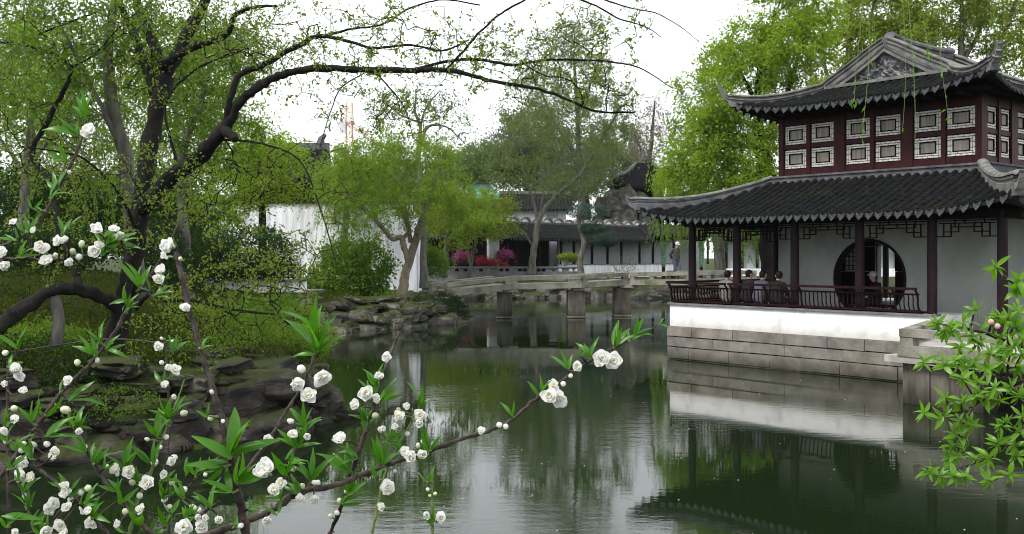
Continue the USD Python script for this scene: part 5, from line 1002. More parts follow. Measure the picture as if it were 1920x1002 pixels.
wt = thing('white_annex', 'white gabled annex half hidden by trees right of the white house', 'house')
a, c = W(1030, 0, 107)[0], W(1066, 0, 107)[0]
MB().prism(Polygon([(a, .5), (c, .5), (c, 8.6), ((a + c) / 2, 9.8), (a, 8.6)]), lambda u, v, d: np.stack([u, d, v], 1), 111.5, 116).build('wall', 'far_white', wt)
tiled_slope(wt, (a - .3, 111.3, 8.5), (a - .3, 116.2, 8.5), ((a + c) / 2, 111.3, 10), ((a + c) / 2, 116.2, 10), .35, drip=False); tiled_slope(wt, (c + .3, 116.2, 8.5), (c + .3, 111.3, 8.5), ((a + c) / 2, 116.2, 10), ((a + c) / 2, 111.3, 10), .35, drip=False)
# teal roofed hall
te = thing('teal_roofed_hall', 'distant hall with a pale teal green tiled roof above the trees', 'hall')
e = [Wz(866, 9.9, 118), Wz(962, 9.5, 118), Wz(962, 9.5, 126), Wz(866, 9.9, 126)]; rA, rB = Wz(878, 11.7, 122), Wz(915, 11.7, 122)
tiled_slope(te, e[0], e[1], rA, rB, .4, .25, m='teal_tile', drip=False); tiled_slope(te, e[1], e[2], rB, rB + [.01, .1, 0], .4, .25, m='teal_tile', drip=False); tiled_slope(te, e[3], e[0], rA + [0, .1, 0], rA, .4, .25, m='teal_tile', drip=False); tiled_slope(te, e[2], e[3], rB + [0, .1, 0], rA + [0, .1, 0], .4, .25, m='teal_tile', drip=False)
MB().box(e[0] + [.5, .6, -9.5], np.array([e[1][0] - .5, 125, 9.4])).build('wall', 'far_grey_wall', te); MB().beam(rA, rB, .3, .4).build('ridge', 'ridge_grey', te)
# corner tower with upturned eaves
to = thing('corner_tower', 'small distant tower with steep dark roof and upturned eave corners', 'tower')
tc = W(1206, 0, 106)[:2]; hw = 2.5
def tq(x, y, z): return np.array([tc[0] + x, tc[1] + y, z])
for zb0, zt0, hb, ht in ((10.1, 12.6, 3.1, .8), (6.8, 8.2, 3.3, 2.3)):
    for k in range(4):
        cs, sn = [(1, 0), (0, 1), (-1, 0), (0, -1)][k]; rot = lambda x, y: (cs * x - sn * y, sn * x + cs * y)
        n = 15; u = np.linspace(-1, 1, n); v = np.linspace(0, 1, 7)
        P = np.zeros((n, 7, 3))
        for i in range(n):
            for j in range(7):
                h = hb + (ht - hb) * v[j]; up = .9 * abs(u[i]) ** 5 * (1 - v[j]) ** 2; ou = .5 * abs(u[i]) ** 5 * (1 - v[j]) ** 2
                X, Y = rot(u[i] * (h + ou), -(h + ou)); P[i, j] = tq(X, Y, zb0 + (zt0 - zb0) * (v[j] * .8 + .2 * v[j] ** 2) + up)
        b = MB().grid(P); b.grid((P - [0, 0, .2])[:, ::-1]); b.grid(np.stack([P[:, 0] - [0, 0, .2], P[:, 0]], 1)); b.build('roof_slope', 'roof_tile', to)
        b = MB(); 
        for i in range(1, n - 1):
            for j in range(6): b.beam(P[i, j] + [0, 0, .06], P[i, j + 1] + [0, 0, .06], .12, .1)
        b.build('tile_rows', 'roof_tile', to, kind='stuff')
        X, Y = rot(hb * 1.0 + .5, -(hb + .5)); b = MB(); hp = [P[-1, j] + [0, 0, .12] for j in range(6, -1, -1)] + [P[-1, 0] + [rot(.25, -.25)[0], rot(.25, -.25)[1], .8]]
        b.tube(hp, [.16] * 5 + [.14, .12, .05], 6); b.build('hip_ridge', 'ridge_grey', to)
MB().tube([tq(0, 0, 13), tq(0, 0, 14.4)], [.3, .08], 8).build('finial', 'ridge_grey', to)
MB().box(tq(-1.9, -1.9, 1), tq(1.9, 1.9, 6.8)).build('lower_wall', 'dark_wood', to); MB().box(tq(-1.8, -1.8, 8.1), tq(1.8, 1.8, 10.3)).build('upper_wall', 'dark_wood', to)
b = MB()
for x in (-2.2, -.75, .75, 2.2): b.box(tq(x - .1, -2.35, 1), tq(x + .1, -2.15, 10.3))
b.box(tq(-2.3, -2.33, 8.6), tq(2.3, -2.2, 8.75)); b.box(tq(-2.3, -2.33, 4.2), tq(2.3, -2.2, 4.35)); b.build('posts', 'red_wood', to, kind='stuff')
# ---------------------------------------------------------------- white hall and terrace at left
ha = thing('white_hall', 'tall streaked white hall wall with dark tiled roof behind the left trees', 'hall')
a, c = W(372, 0, 58)[0], W(771, 0, 58)[0]
MB().box((a, 58.6, .4), (c, 59.0, 6.05)).build('front_wall', 'far_white', ha); MB().box((c - .4, 59.01, .4), (c, 68, 5.6)).build('side_wall', 'far_white', ha)
MB().box((a, 58.5, 6.054), (W(590, 0, 58)[0], 59.1, 6.2)).build('coping', 'red_wood', ha); MB().box((W(590, 0, 58)[0] + .01, 58.5, 6.054), (c + .05, 59.1, 6.2)).build('coping', 'ridge_grey', ha)
u0, u1 = W(440, 0, 60)[0], W(598, 0, 60)[0]
MB().box((u0, 60.5, 5.5), (u1, 66, 7.7)).build('upper_storey', 'dark_wood', ha)
for k in range(11): x = u0 + .25 + k * (u1 - u0 - .5) / 10; MB().box((x - .07, 60.3, 6.2), (x + .07, 60.48, 7.6)).build('post', 'red_wood', ha)
tiled_slope(ha, (u0 - .9, 59.6, 7.55), (u1 + .9, 59.6, 7.55), (u0 - .9, 63.2, 9.75), (u1 + .2, 63.2, 9.75), .3, .25)
tiled_slope(ha, (u1 + .9, 67, 7.55), (u0 - .9, 67, 7.55), (u1 + .2, 63.2, 9.7), (u0 - .9, 63.2, 9.7), .3, .25, drip=False)
MB().box((u0 - .9, 63.0, 9.6), (u1 + .3, 63.4, 10.05)).build('ridge', 'ridge_grey', ha)
MB().beam((u1 + .25, 63.0, 9.85), (u1 + 1.0, 60.0, 7.9), .3, .45).build('verge', 'far_white', ha)
b = MB(); b.tube([(u1 - .5, 63.2, 10), (u1 - .45, 63.2, 10.35), (u1 - .2, 63.2, 10.6)], [.28, .2, .12], 8); b.build('ridge_finial', 'ridge_grey', ha)
ter = thing('railed_terrace', 'white-faced low terrace with dark red railing behind the left bank', 'terrace')
a, c = W(338, 0, 40)[0], W(566, 0, 40)[0]
MB().box((a, 40.8, .3), (c, 45, 1.55)).build('terrace_base', 'stone_block_grey', ter); MB().box((a, 40.6, 1.556), (c, 41.0, 2.0)).build('white_face', 'plinth_white', ter); MB().box((a - .05, 40.5, 2.004), (c + .05, 41.1, 2.07)).build('cap', 'balustrade_stone', ter)
for k in range(3): MB().box((a + 1 + k * .2, 40.0 - k * .4, .3), (c + .3 + k * .3, 40.78 - k * .4, 1.3 - k * .25)).build('step', 'stone_block_grey', ter)
for z in (2.12, 2.35, 2.6): MB().box((a, 40.72, z), (c - .4, 40.8, z + .07)).build('rail_bar', 'red_wood', ter)
for k in range(22): x = a + .1 + k * (c - a - .6) / 21; MB().box((x - .03, 40.70, 2.075), (x + .03, 40.82, 2.66)).build('rail_post', 'red_wood', ter)
# distant tower crane
cr = thing('tower_crane', 'distant pale orange tower crane above the trees', 'crane')
cD = 330.; cc = W(655, 0, cD); zt_c = W(0, 187, cD)[2]; zp = W(0, 233, cD)[2]
b = MB(); h_ = .95
for sx in (-h_, h_):
    for sy in (-h_, h_): b.beam(cc * [1, 1, 0] + [sx, sy, 0], cc * [1, 1, 0] + [sx, sy, zt_c - 1.0], .26, .26, up=(0, 1, 0))
for k in range(int(zt_c / 2.2)):
    z = k * 2.2
    for sy in (-h_, h_): b.beam(cc * [1, 1, 0] + [-h_ if k % 2 else h_, sy, z], cc * [1, 1, 0] + [h_ if k % 2 else -h_, sy, min(z + 2.2, zt_c - 1)], .16, .16, up=(0, 1, 0))
b.build('mast', 'crane_paint', cr, kind='stuff')
b = MB(); b.tube([cc * [1, 1, 0] + [h_ * math.cos(t), 0, zt_c - 1 + 1.0 * math.sin(t)] for t in np.linspace(0, math.pi, 9)], .14, 6); b.build('mast_head', 'crane_paint', cr)
MB().box(cc * [1, 1, 0] + [-3.4, -1.2, zp], cc * [1, 1, 0] + [1.8, 1.2, zp + .6]).build('platform', 'crane_paint', cr)
MB().box(cc * [1, 1, 0] + [-2.7, -1.8, zp - 3.3], cc * [1, 1, 0] + [-1.0, -1.3, zp + 2]).build('counterweight', 'crane_grey', cr); MB().box(cc * [1, 1, 0] + [.6, -1.9, zp + .7], cc * [1, 1, 0] + [1.7, -.5, zp + 2.6]).build('cab', 'crane_grey', cr)
b = MB(); j0 = cc * [1, 1, 0] + [0, 0, zp - .3]; j1 = j0 + np.array([9, 60, -4.0])
for o in ((-.6, 0, 0), (.6, 0, 0), (0, 0, 1.2)): b.beam(j0 + o, j1 + o, .2, .2)
for k in range(20): b.beam(j0 + (j1 - j0) * k / 20 + [-.6, 0, 0], j0 + (j1 - j0) * (k + 1) / 20 + [.6, 0, 0], .12, .12); b.beam(j0 + (j1 - j0) * k / 20 + [.6, 0, 0], j0 + (j1 - j0) * (k + .5) / 20 + [0, 0, 1.2], .12, .12)
b.build('jib', 'crane_paint', cr, kind='stuff')

# ---------------------------------------------------------------- people
def hull_body(bones, refine=.03, smooth=8):
    man = None
    for (p, rp_), (q, rq_) in bones:
        s = []
        for c_, r_ in ((p, rp_), (q, rq_)): s.append(manifold3d.Manifold.sphere(r_, 14).translate(tuple(map(float, c_))))
        h = manifold3d.Manifold.batch_hull(s); man = h if man is None else man + h
    m = man.refine_to_length(refine).to_mesh(); t = trimesh.Trimesh(m.vert_properties[:, :3], m.tri_verts, process=True)
    trimesh.smoothing.filter_taubin(t, lamb=.5, nu=-.53, iterations=smooth); return t
def head(b_parts, hc, yaw=0.0, pitch=0.0):
    """bones of a head: skull, jaw, nose, ears, around hc, facing +x"""
    R = trimesh.transformations.euler_matrix(0, pitch, yaw)[:3, :3]; f = lambda x, y, z: hc + R @ np.array([x, y, z])
    return b_parts + [((f(-.015, 0, .025), .092), (f(.02, 0, .01), .085)), ((f(.01, 0, -.03), .07), (f(.045, 0, -.085), .036)), ((f(.085, 0, .01), .014), (f(.108, 0, -.022), .016)), ((f(.07, 0, -.06), .022), (f(.083, 0, -.06), .018)),
            ((f(-.005, .088, -.0), .02), (f(-.01, .09, -.03), .015)), ((f(-.005, -.088, -.0), .02), (f(-.01, -.09, -.03), .015))], f
def hand(wr, d, side, palm_n):
    d = unit(d); s = unit(np.cross(d, palm_n)); o = [((wr, .026), (wr + d * .08, .034))]
    for k, (off, L) in enumerate(((-.03, .065), (-.01, .078), (.01, .072), (.028, .055))):
        a_ = wr + d * .085 + s * off; m_ = a_ + d * L * .55 + palm_n * .008; o += [((a_, .0095), (m_, .009)), ((m_, .009), (m_ + d * L * .4 + palm_n * .025, .008))]
    t0 = wr + d * .03 + s * side * .03; t1 = t0 + d * .035 + s * side * .028; return o + [((t0, .014), (t1, .011)), ((t1, .011), (t1 + d * .03 + palm_n * .012, .009))]
V = lambda *a: np.array(a, float)
def person(label, loc, rz, J, top, bottom, cap=None, shoes='shoe_black', group=None):
    t = thing('person', label, 'person', loc, rz, group)
    sk = head([((J['neck'], .056), (J['head'] - V(0, 0, .06), .055)), ((J['chest'], .12), (J['pelvis'], .11)), ((J['chest'] + V(0, 0, .08), .07), (J['neck'], .055))], J['head'], J.get('yaw', 0), J.get('pitch', 0)); bones, f = sk
    for s in ('l', 'r'):
        bones += [((J['sh' + s], .05), (J['el' + s], .04)), ((J['el' + s], .038), (J['wr' + s], .026)), ((J['hip' + s], .075), (J['kn' + s], .052)), ((J['kn' + s], .05), (J['an' + s], .036)), ((J['an' + s], .034), (J['an' + s] + J['foot'] * .14 - V(0, 0, .045), .028))]
        bones += hand(J['wr' + s], J['hd' + s], 1 if s == 'l' else -1, J.get('palm', V(0, 0, -1)))
    bm = hull_body(bones, .022, 4); MB().tm(bm).build('body', 'skin', t, smooth=True)
    jk = [((J['chest'] + V(0, .07, .03), .125), (J['chest'] + V(0, -.07, .03), .125)), ((J['chest'] + V(0, .05, 0), .135), (J['pelvis'] + V(0, .05, .08), .135)), ((J['chest'] + V(0, -.05, 0), .135), (J['pelvis'] + V(0, -.05, .08), .135)), ((J['pelvis'] + V(0, .06, .05), .135), (J['pelvis'] + V(0, -.06, .0), .14)), ((J['chest'] + V(0, 0, .1), .09), (J['neck'] - V(0, 0, .01), .07))]
    for s in ('l', 'r'): jk += [((J['chest'] + V(0, 0, .1) + (J['sh' + s] - J['chest'] - V(0, 0, .1)) * .5, .09), (J['sh' + s], .072)), ((J['sh' + s], .072), (J['el' + s], .058)), ((J['el' + s], .057), (J['wr' + s] + (J['el' + s] - J['wr' + s]) * .12, .045))]
    m = hull_body(jk, .03, 7); v = np.asarray(m.vertices); m.vertices = v + (meshkit.fbm(v * 9, 3, 2)[:, None] - .5) * .03; MB().tm(m).build('jacket', top, t, smooth=True)
    tr = [((J['hipl'], .105), (J['hipr'], .105))]
    for s in ('l', 'r'): tr += [((J['hip' + s], .105), (J['kn' + s], .076)), ((J['kn' + s], .076), (J['an' + s] + V(0, 0, .03), .062))]
    m = hull_body(tr, .03, 6); v = np.asarray(m.vertices); m.vertices = v + (meshkit.fbm(v * 8, 3, 4)[:, None] - .5) * .03; MB().tm(m).build('trousers', bottom, t, smooth=True)
    for s in ('l', 'r'):
        a_ = J['an' + s]; MB().tm(hull_body([((a_ - V(0, 0, .035) - J['foot'] * .05, .042), (a_ - V(0, 0, .04) + J['foot'] * .17, .036))], .02, 3)).build('shoe', shoes, t, smooth=True)
    hb = [((f(-.03, 0, .035), .1), (f(.0, 0, .05), .088)), ((f(-.05, .03, -.02), .062), (f(-.05, -.03, -.02), .062)), ((f(.02, .055, .03), .036), (f(.02, -.055, .06), .04))]
    MB().tm(hull_body(hb, .02, 4)).build('hair', 'hair_black', t, smooth=True)
    if cap:
        MB().tm(hull_body([((f(-.02, 0, .055), .104), (f(.015, 0, .058), .098))], .02, 3)).build('cap', cap, t, smooth=True)
        g_ = MB(); g_.tm(hull_body([((f(.08, .05, .058), .014), (f(.08, -.05, .058), .014)), ((f(.08, .05, .058), .014), (f(.16, .03, .04), .01)), ((f(.08, -.05, .058), .014), (f(.16, -.03, .04), .01)), ((f(.16, .03, .04), .01), (f(.09, 0, .06), .016)), ((f(.16, -.03, .04), .01), (f(.09, 0, .06), .016))], .02, 2)); g_.build('cap_peak', cap, t, smooth=True)
    for s in (1, -1): b = MB(); e_ = trimesh.creation.icosphere(1, .011); e_.apply_translation(f(.092, .032 * s, .012)); b.tm(e_); b.build('eye', 'hair_black', t, smooth=True)
    return t
WALK = dict(pelvis=V(0, 0, .93), chest=V(-.01, 0, 1.27), neck=V(.03, 0, 1.47), head=V(.075, 0, 1.615), pitch=.25, shl=V(-.02, .19, 1.40), shr=V(-.02, -.19, 1.40), ell=V(-.15, .25, 1.14), elr=V(-.15, -.25, 1.14), wrl=V(-.2, .06, .97), wrr=V(-.21, -.05, .95), hdl=V(-.1, -.8, -.3), hdr=V(-.1, .8, -.3),
            hipl=V(0, .09, .9), hipr=V(0, -.09, .9), knl=V(.14, .09, .5), knr=V(.02, -.09, .48), anl=V(.17, .09, .085), anr=V(-.2, -.09, .12), foot=V(1, 0, 0), palm=V(-1, 0, 0))
kx = W(1268, 0, 47.9); dk = unit(N[4] - N[3])
person('elderly person in grey cap and olive jacket walking over the bridge, hands behind back', (kx[0], 47.9, 1.925), math.degrees(math.atan2(dk[1], dk[0])), WALK, 'cloth_olive', 'cloth_slate', 'cap_grey')
def seated(lean=0., yaw=0., pitch=0.):
    return dict(pelvis=V(0, 0, .1), chest=V(.02 + lean, 0, .42), neck=V(.05 + lean * 1.5, 0, .63), head=V(.085 + lean * 1.8, 0, .775), yaw=yaw, pitch=pitch, shl=V(.02 + lean, .19, .55), shr=V(.02 + lean, -.19, .55), ell=V(.12 + lean, .24, .29), elr=V(.12 + lean, -.24, .29), wrl=V(.33, .12, .22), wrr=V(.33, -.12, .22), hdl=V(1, -.3, -.2), hdr=V(1, .3, -.2),
                hipl=V(.02, .1, .09), hipr=V(.02, -.1, .09), knl=V(.43, .13, .1), knr=V(.43, -.13, .1), anl=V(.43, .14, -.36), anr=V(.43, -.14, -.36), foot=V(1, 0, 0))
def at_px(px, r):
    k = (px - CX) / FPX; t = (k * (A0[1] + E2[1] * r) - A0[0] - E2[0] * r) / (E1[0] - k * E1[1]); q = A0 + E1 * t + E2 * r; return q
inw = math.degrees(math.atan2(E2[1], E2[0]))
for lab, px, r, z, rz, J, tp, bt, cp_ in (('seated person in pale top with back to the pond, leftmost on the veranda bench', 1361, .36, 1.70, inw, seated(0, .3), 'cloth_pale', 'cloth_black', None),
        ('seated person in black jacket just right of the second veranda column', 1399, .36, 1.72, inw, seated(.04, -.5), 'cloth_black', 'cloth_black', None),
        ('seated person in dark blue jacket leaning forward in the middle of the veranda bench', 1422, .36, 1.71, inw, seated(.08, -.2), 'cloth_slate', 'cloth_black', None),
        ('seated person in black jacket close to the white veranda wall edge', 1457, .40, 1.70, inw, seated(.0, .9), 'cloth_black', 'cloth_black', None),
        ('seated person in white cap and dark jacket inside the moon gate', 1644, 3.35, 1.66, inw + 150, seated(.02, .2), 'cloth_black', 'cloth_black', 'cap_grey')):
    q = at_px(px, r); person(lab, (q[0], q[1], z), rz, J, tp, bt, cp_)
q = at_px(1644, 3.35); sb = thing('wooden_bench', 'dark wooden bench inside the moon gate under the seated person', 'bench', (q[0], q[1], 1.204), inw + 150)
MB().box((-.22, -.7, .40), (.22, .7, .45)).build('seat', 'dark_wood', sb)
for sx in (-.17, .17):
    for sy in (-.6, .6): MB().box((sx - .025, sy - .025, 0), (sx + .025, sy + .025, .397)).build('leg', 'dark_wood', sb)

# ---------------------------------------------------------------- flowering branches close to the camera
rf = np.random.default_rng(301)
def leaf_blade(b, base, d, nrm, L, wd, curl, fold=.25):
    d = unit(np.asarray(d, float)); nrm = unit(nrm - d * np.dot(nrm, d)); s = np.cross(d, nrm); k = np.linspace(0, 1, 8)
    w = wd * .5 * np.sin(np.pi * k ** .85) ** .8 * (1 - .25 * k); w[0] = wd * .06; w[-1] = 0.0006
    th = curl * k ** 1.4
    mid = base + (d * np.sin(th + 1e-6)[:, None] * 0 + d * (k * np.cos(th * .5))[:, None] - nrm * (k * np.sin(th * .5))[:, None]) * L
    wav = .06 * np.sin(k * 9 + rf.uniform(0, 6)) * wd
    lft = mid + s * w[:, None] + nrm * (w * fold + wav)[:, None]; rgt = mid - s * w[:, None] + nrm * (w * fold - wav)[:, None]
    return b.grid(np.stack([lft, mid, rgt], 1))
def petal(b, c, axis_, out, L, wd, cup, lift):
    """spoon-shaped petal growing from c; lift 0 = spread flat, 1 = upright"""
    up = axis_ * math.sin(lift) + out * math.cos(lift); side = np.cross(axis_, out); inn = unit(np.cross(side, up)); inn = inn if np.dot(inn, axis_) > 0 or np.dot(inn, out) < 0 else -inn
    u, v = np.meshgrid(np.linspace(-1, 1, 6), np.linspace(0, 1, 6), indexing='ij')
    w = wd * .5 * (np.sin(np.pi * (v * .86 + .07)) ** .62) ; w = np.where(v < .05, wd * .12, w)
    ruf = .07 * wd * np.sin(u * 5 + rf.uniform(0, 6)) * v ** 2 + .05 * wd * rf.normal(size=u.shape) * v * .4
    x = u * w; h = cup * L * (np.abs(u) ** 2 * .35 * v + (v ** 2) * .45) + ruf
    P = c + up * (v * L * (1 - .08 * u ** 2))[..., None] + side * x[..., None] + inn * h[..., None]
    return b.grid(P)
def flower(parent, c, face, R, full=True):
    face = unit(face); a = unit(np.cross(face, rf.normal(size=3))); e = np.cross(face, a); g = group_prim('flower', parent) if full else None
    one = MB(); op = rf.choice([0, 0, .15, .35, .6])
    for ring, (n, L, lift, cup) in enumerate(((5, 1.0, .16, .42), (5, .84, .5, .5), (3, .6, .95, .5))):
        for i in range(n):
            t = (i + ring * .5 + rf.uniform(-.15, .15)) * 6.283 / n; out = a * math.cos(t) + e * math.sin(t)
            b = MB() if full else one
            petal(b, c + face * R * .05 * ring, face, out, R * L * rf.uniform(.88, 1.12), R * 1.12 * L ** .5 * rf.uniform(.9, 1.1), cup, min(1.35, lift + op + rf.normal(0, .17)))
            if full: b.build('petal', 'petal_white', g, smooth=True)
    if full:
        b = MB()
        for i in range(9):
            t = rf.uniform(0, 6.28); o = (a * math.cos(t) + e * math.sin(t)) * R * .2; b.tube([c, c + face * R * .4 + o], .0005, 3)
            s_ = trimesh.creation.icosphere(0, .0011); s_.apply_translation(c + face * R * .4 + o); b.tm(s_)
        b.build('stamens', 'stamen', g, kind='stuff')
        b = MB()
        for i in range(5): t = i * 1.2566; o = a * math.cos(t) + e * math.sin(t); leaf_blade(b, c - face * R * .12, unit(o + face * .5), face, R * .42, R * .3, -.4)
        b.tube([c - face * R * .35, c - face * R * .02], [R * .1, R * .16], 7); b.build('calyx', 'sepal', g)
    else: one.build('flower', 'petal_white', parent, smooth=True)
def bud(parent, c, face, R, green=.4):
    face = unit(face); s_ = trimesh.creation.icosphere(2, 1.0); v = np.asarray(s_.vertices).copy(); v[:, 2] *= rf.uniform(1.05, 1.45); v *= 1 + .3 * (meshkit.noise(v * 3 + rf.random(3) * 9)[:, None] - .5)
    a = unit(np.cross(face, [.3, .2, .9])); e = np.cross(face, a); M_ = np.stack([a, e, face], 1)
    g = group_prim('bud', parent)
    MB().add(c + (v * R) @ M_.T, s_.faces).build('bud_petals', 'bud_green' if rf.random() < green + .15 else 'petal_white', g, smooth=True)
    b = MB()
    for i in range(5): t = i * 1.2566; o = a * math.cos(t) + e * math.sin(t); leaf_blade(b, c - face * R * 1.05 + o * R * .25, unit(o * .75 + face), o, R * 1.25, R * .8, .9)
    b.tube([c - face * R * 1.3, c - face * R * .8], [R * .25, R * .5], 6); b.build('sepals', 'sepal', g)
class Branch:
    def __init__(s, label, pts, green=False, D=None, group='flowering peach branches close in front', name='blossom_branch', cat='branch', bark=None, size=1.0):
        s.t = thing(name, label, cat, group=group); s.m = bark or ('twig_green' if green else 'twig_bark'); s.size = size
        a = np.array(pts, float); q = catmull(a, 8); s.px = q[:, :2]; s.D = q[:, 2]; s.w = q[:, 3]
        P = np.array([W(x, y, D_) for x, y, D_ in q[:, :3]]); r = s.w * s.D / FPX / 2
        P[1:-1] += rf.normal(size=P[1:-1].shape) * r[1:-1, None] * .22; s.P = P; s.r = r
        rr = r * (1 + .1 * rf.normal(size=len(r)))
        for i in range(4, len(r) - 2, 5): rr[i] *= 1.28          # nodes
        MB().tube(P, rr, 8).build('stem', s.m, s.t, smooth=True)
        for i in range(5, len(P) - 3, 6):                         # little spurs
            if rf.random() < .6: d = unit(rf.normal(size=3) + [0, 0, .6]); MB().tube([P[i], P[i] + d * r[i] * 2.2], [r[i] * .55, r[i] * .3], 5).build('spur', s.m, s.t)
    def near(s, x, y):
        i = int(np.argmin(np.hypot(*(s.px - [x, y]).T))); return i, math.hypot(*(s.px[i] - [x, y]))
def pick(branches, x, y):
    return min(branches, key=lambda b: b.near(x, y)[1])
def attach(br, x, y, dz=-.015):
    i, dist = br.near(x, y); D_ = br.D[i] + dz * br.size; c = W(x, y, D_)
    return i, dist, c, D_
def pedicel(br, i, c, r0, r1, name='twig'):
    p = br.P[i]; L = np.linalg.norm(c - p)
    if L > .004:
        m = p + (c - p) * .5 + rf.normal(size=3) * L * .08
        MB().tube(catmull([p, m, c], 4), np.linspace(r0, r1, 9), 5).build(name, br.m if L > .02 else 'twig_green', br.t, smooth=True)
def cluster(br, x, y, n, Lpx, ang, spread=.8, mat_='leaf_peach', aspect=.225, full=False):
    i, dist, c, D_ = attach(br, x, y); pedicel(br, i, c, min(.0022 * br.size, br.r[i]), .0012 * br.size)
    s = D_ / FPX; a0 = math.radians(ang)
    for k in range(n):
        if full: th = a0 + k * 6.283 / n + rf.normal(0, .25); dep = rf.normal(-.15, .45)
        else: th = a0 + (k - (n - 1) / 2) * spread * 1.2 / max(1, n - 1) * 1.0 + rf.normal(0, .16); dep = rf.normal(-.1, .35)
        d = unit(np.array([math.cos(th), dep, math.sin(th)])); nn = unit(np.array([rf.normal(0, .5), -.7, .55 + rf.normal(0, .4)]))
        L = Lpx * s * rf.uniform(.65, 1.12) / max(.6, math.hypot(d[0], d[2]))
        b = MB(); leaf_blade(b, c + rf.normal(size=3) * .0015, d, nn, L, L * aspect * rf.uniform(.85, 1.25), rf.uniform(.1, .9), rf.uniform(.15, .5)); b.build('leaf', mat_, br.t, smooth=True)
def flo(br, x, y, size, face=None, dz=-.03):
    i, dist, c, D_ = attach(br, x, y, dz); R = size * D_ / FPX * .455
    f_ = unit((c - br.P[i]) / (np.linalg.norm(c - br.P[i]) + 1e-6) * .5 + np.array([rf.normal(0, .5), -.75, rf.normal(.35, .35)])) if face is None else np.array(face, float)
    pedicel(br, i, c - f_ * R * .3, .0014, .001, 'flower_stalk'); flower(br.t, c - f_ * R * .25, f_, R, size >= 26)
def bd(br, x, y, size):
    i, dist, c, D_ = attach(br, x, y, -.008); R = size * D_ / FPX * .38; f_ = unit((c - br.P[i]) + rf.normal(size=3) * .004 + [0, -.002, .004]); pedicel(br, i, c - f_ * R, .0011, .0009, 'flower_stalk'); bud(br.t, c, f_, R)
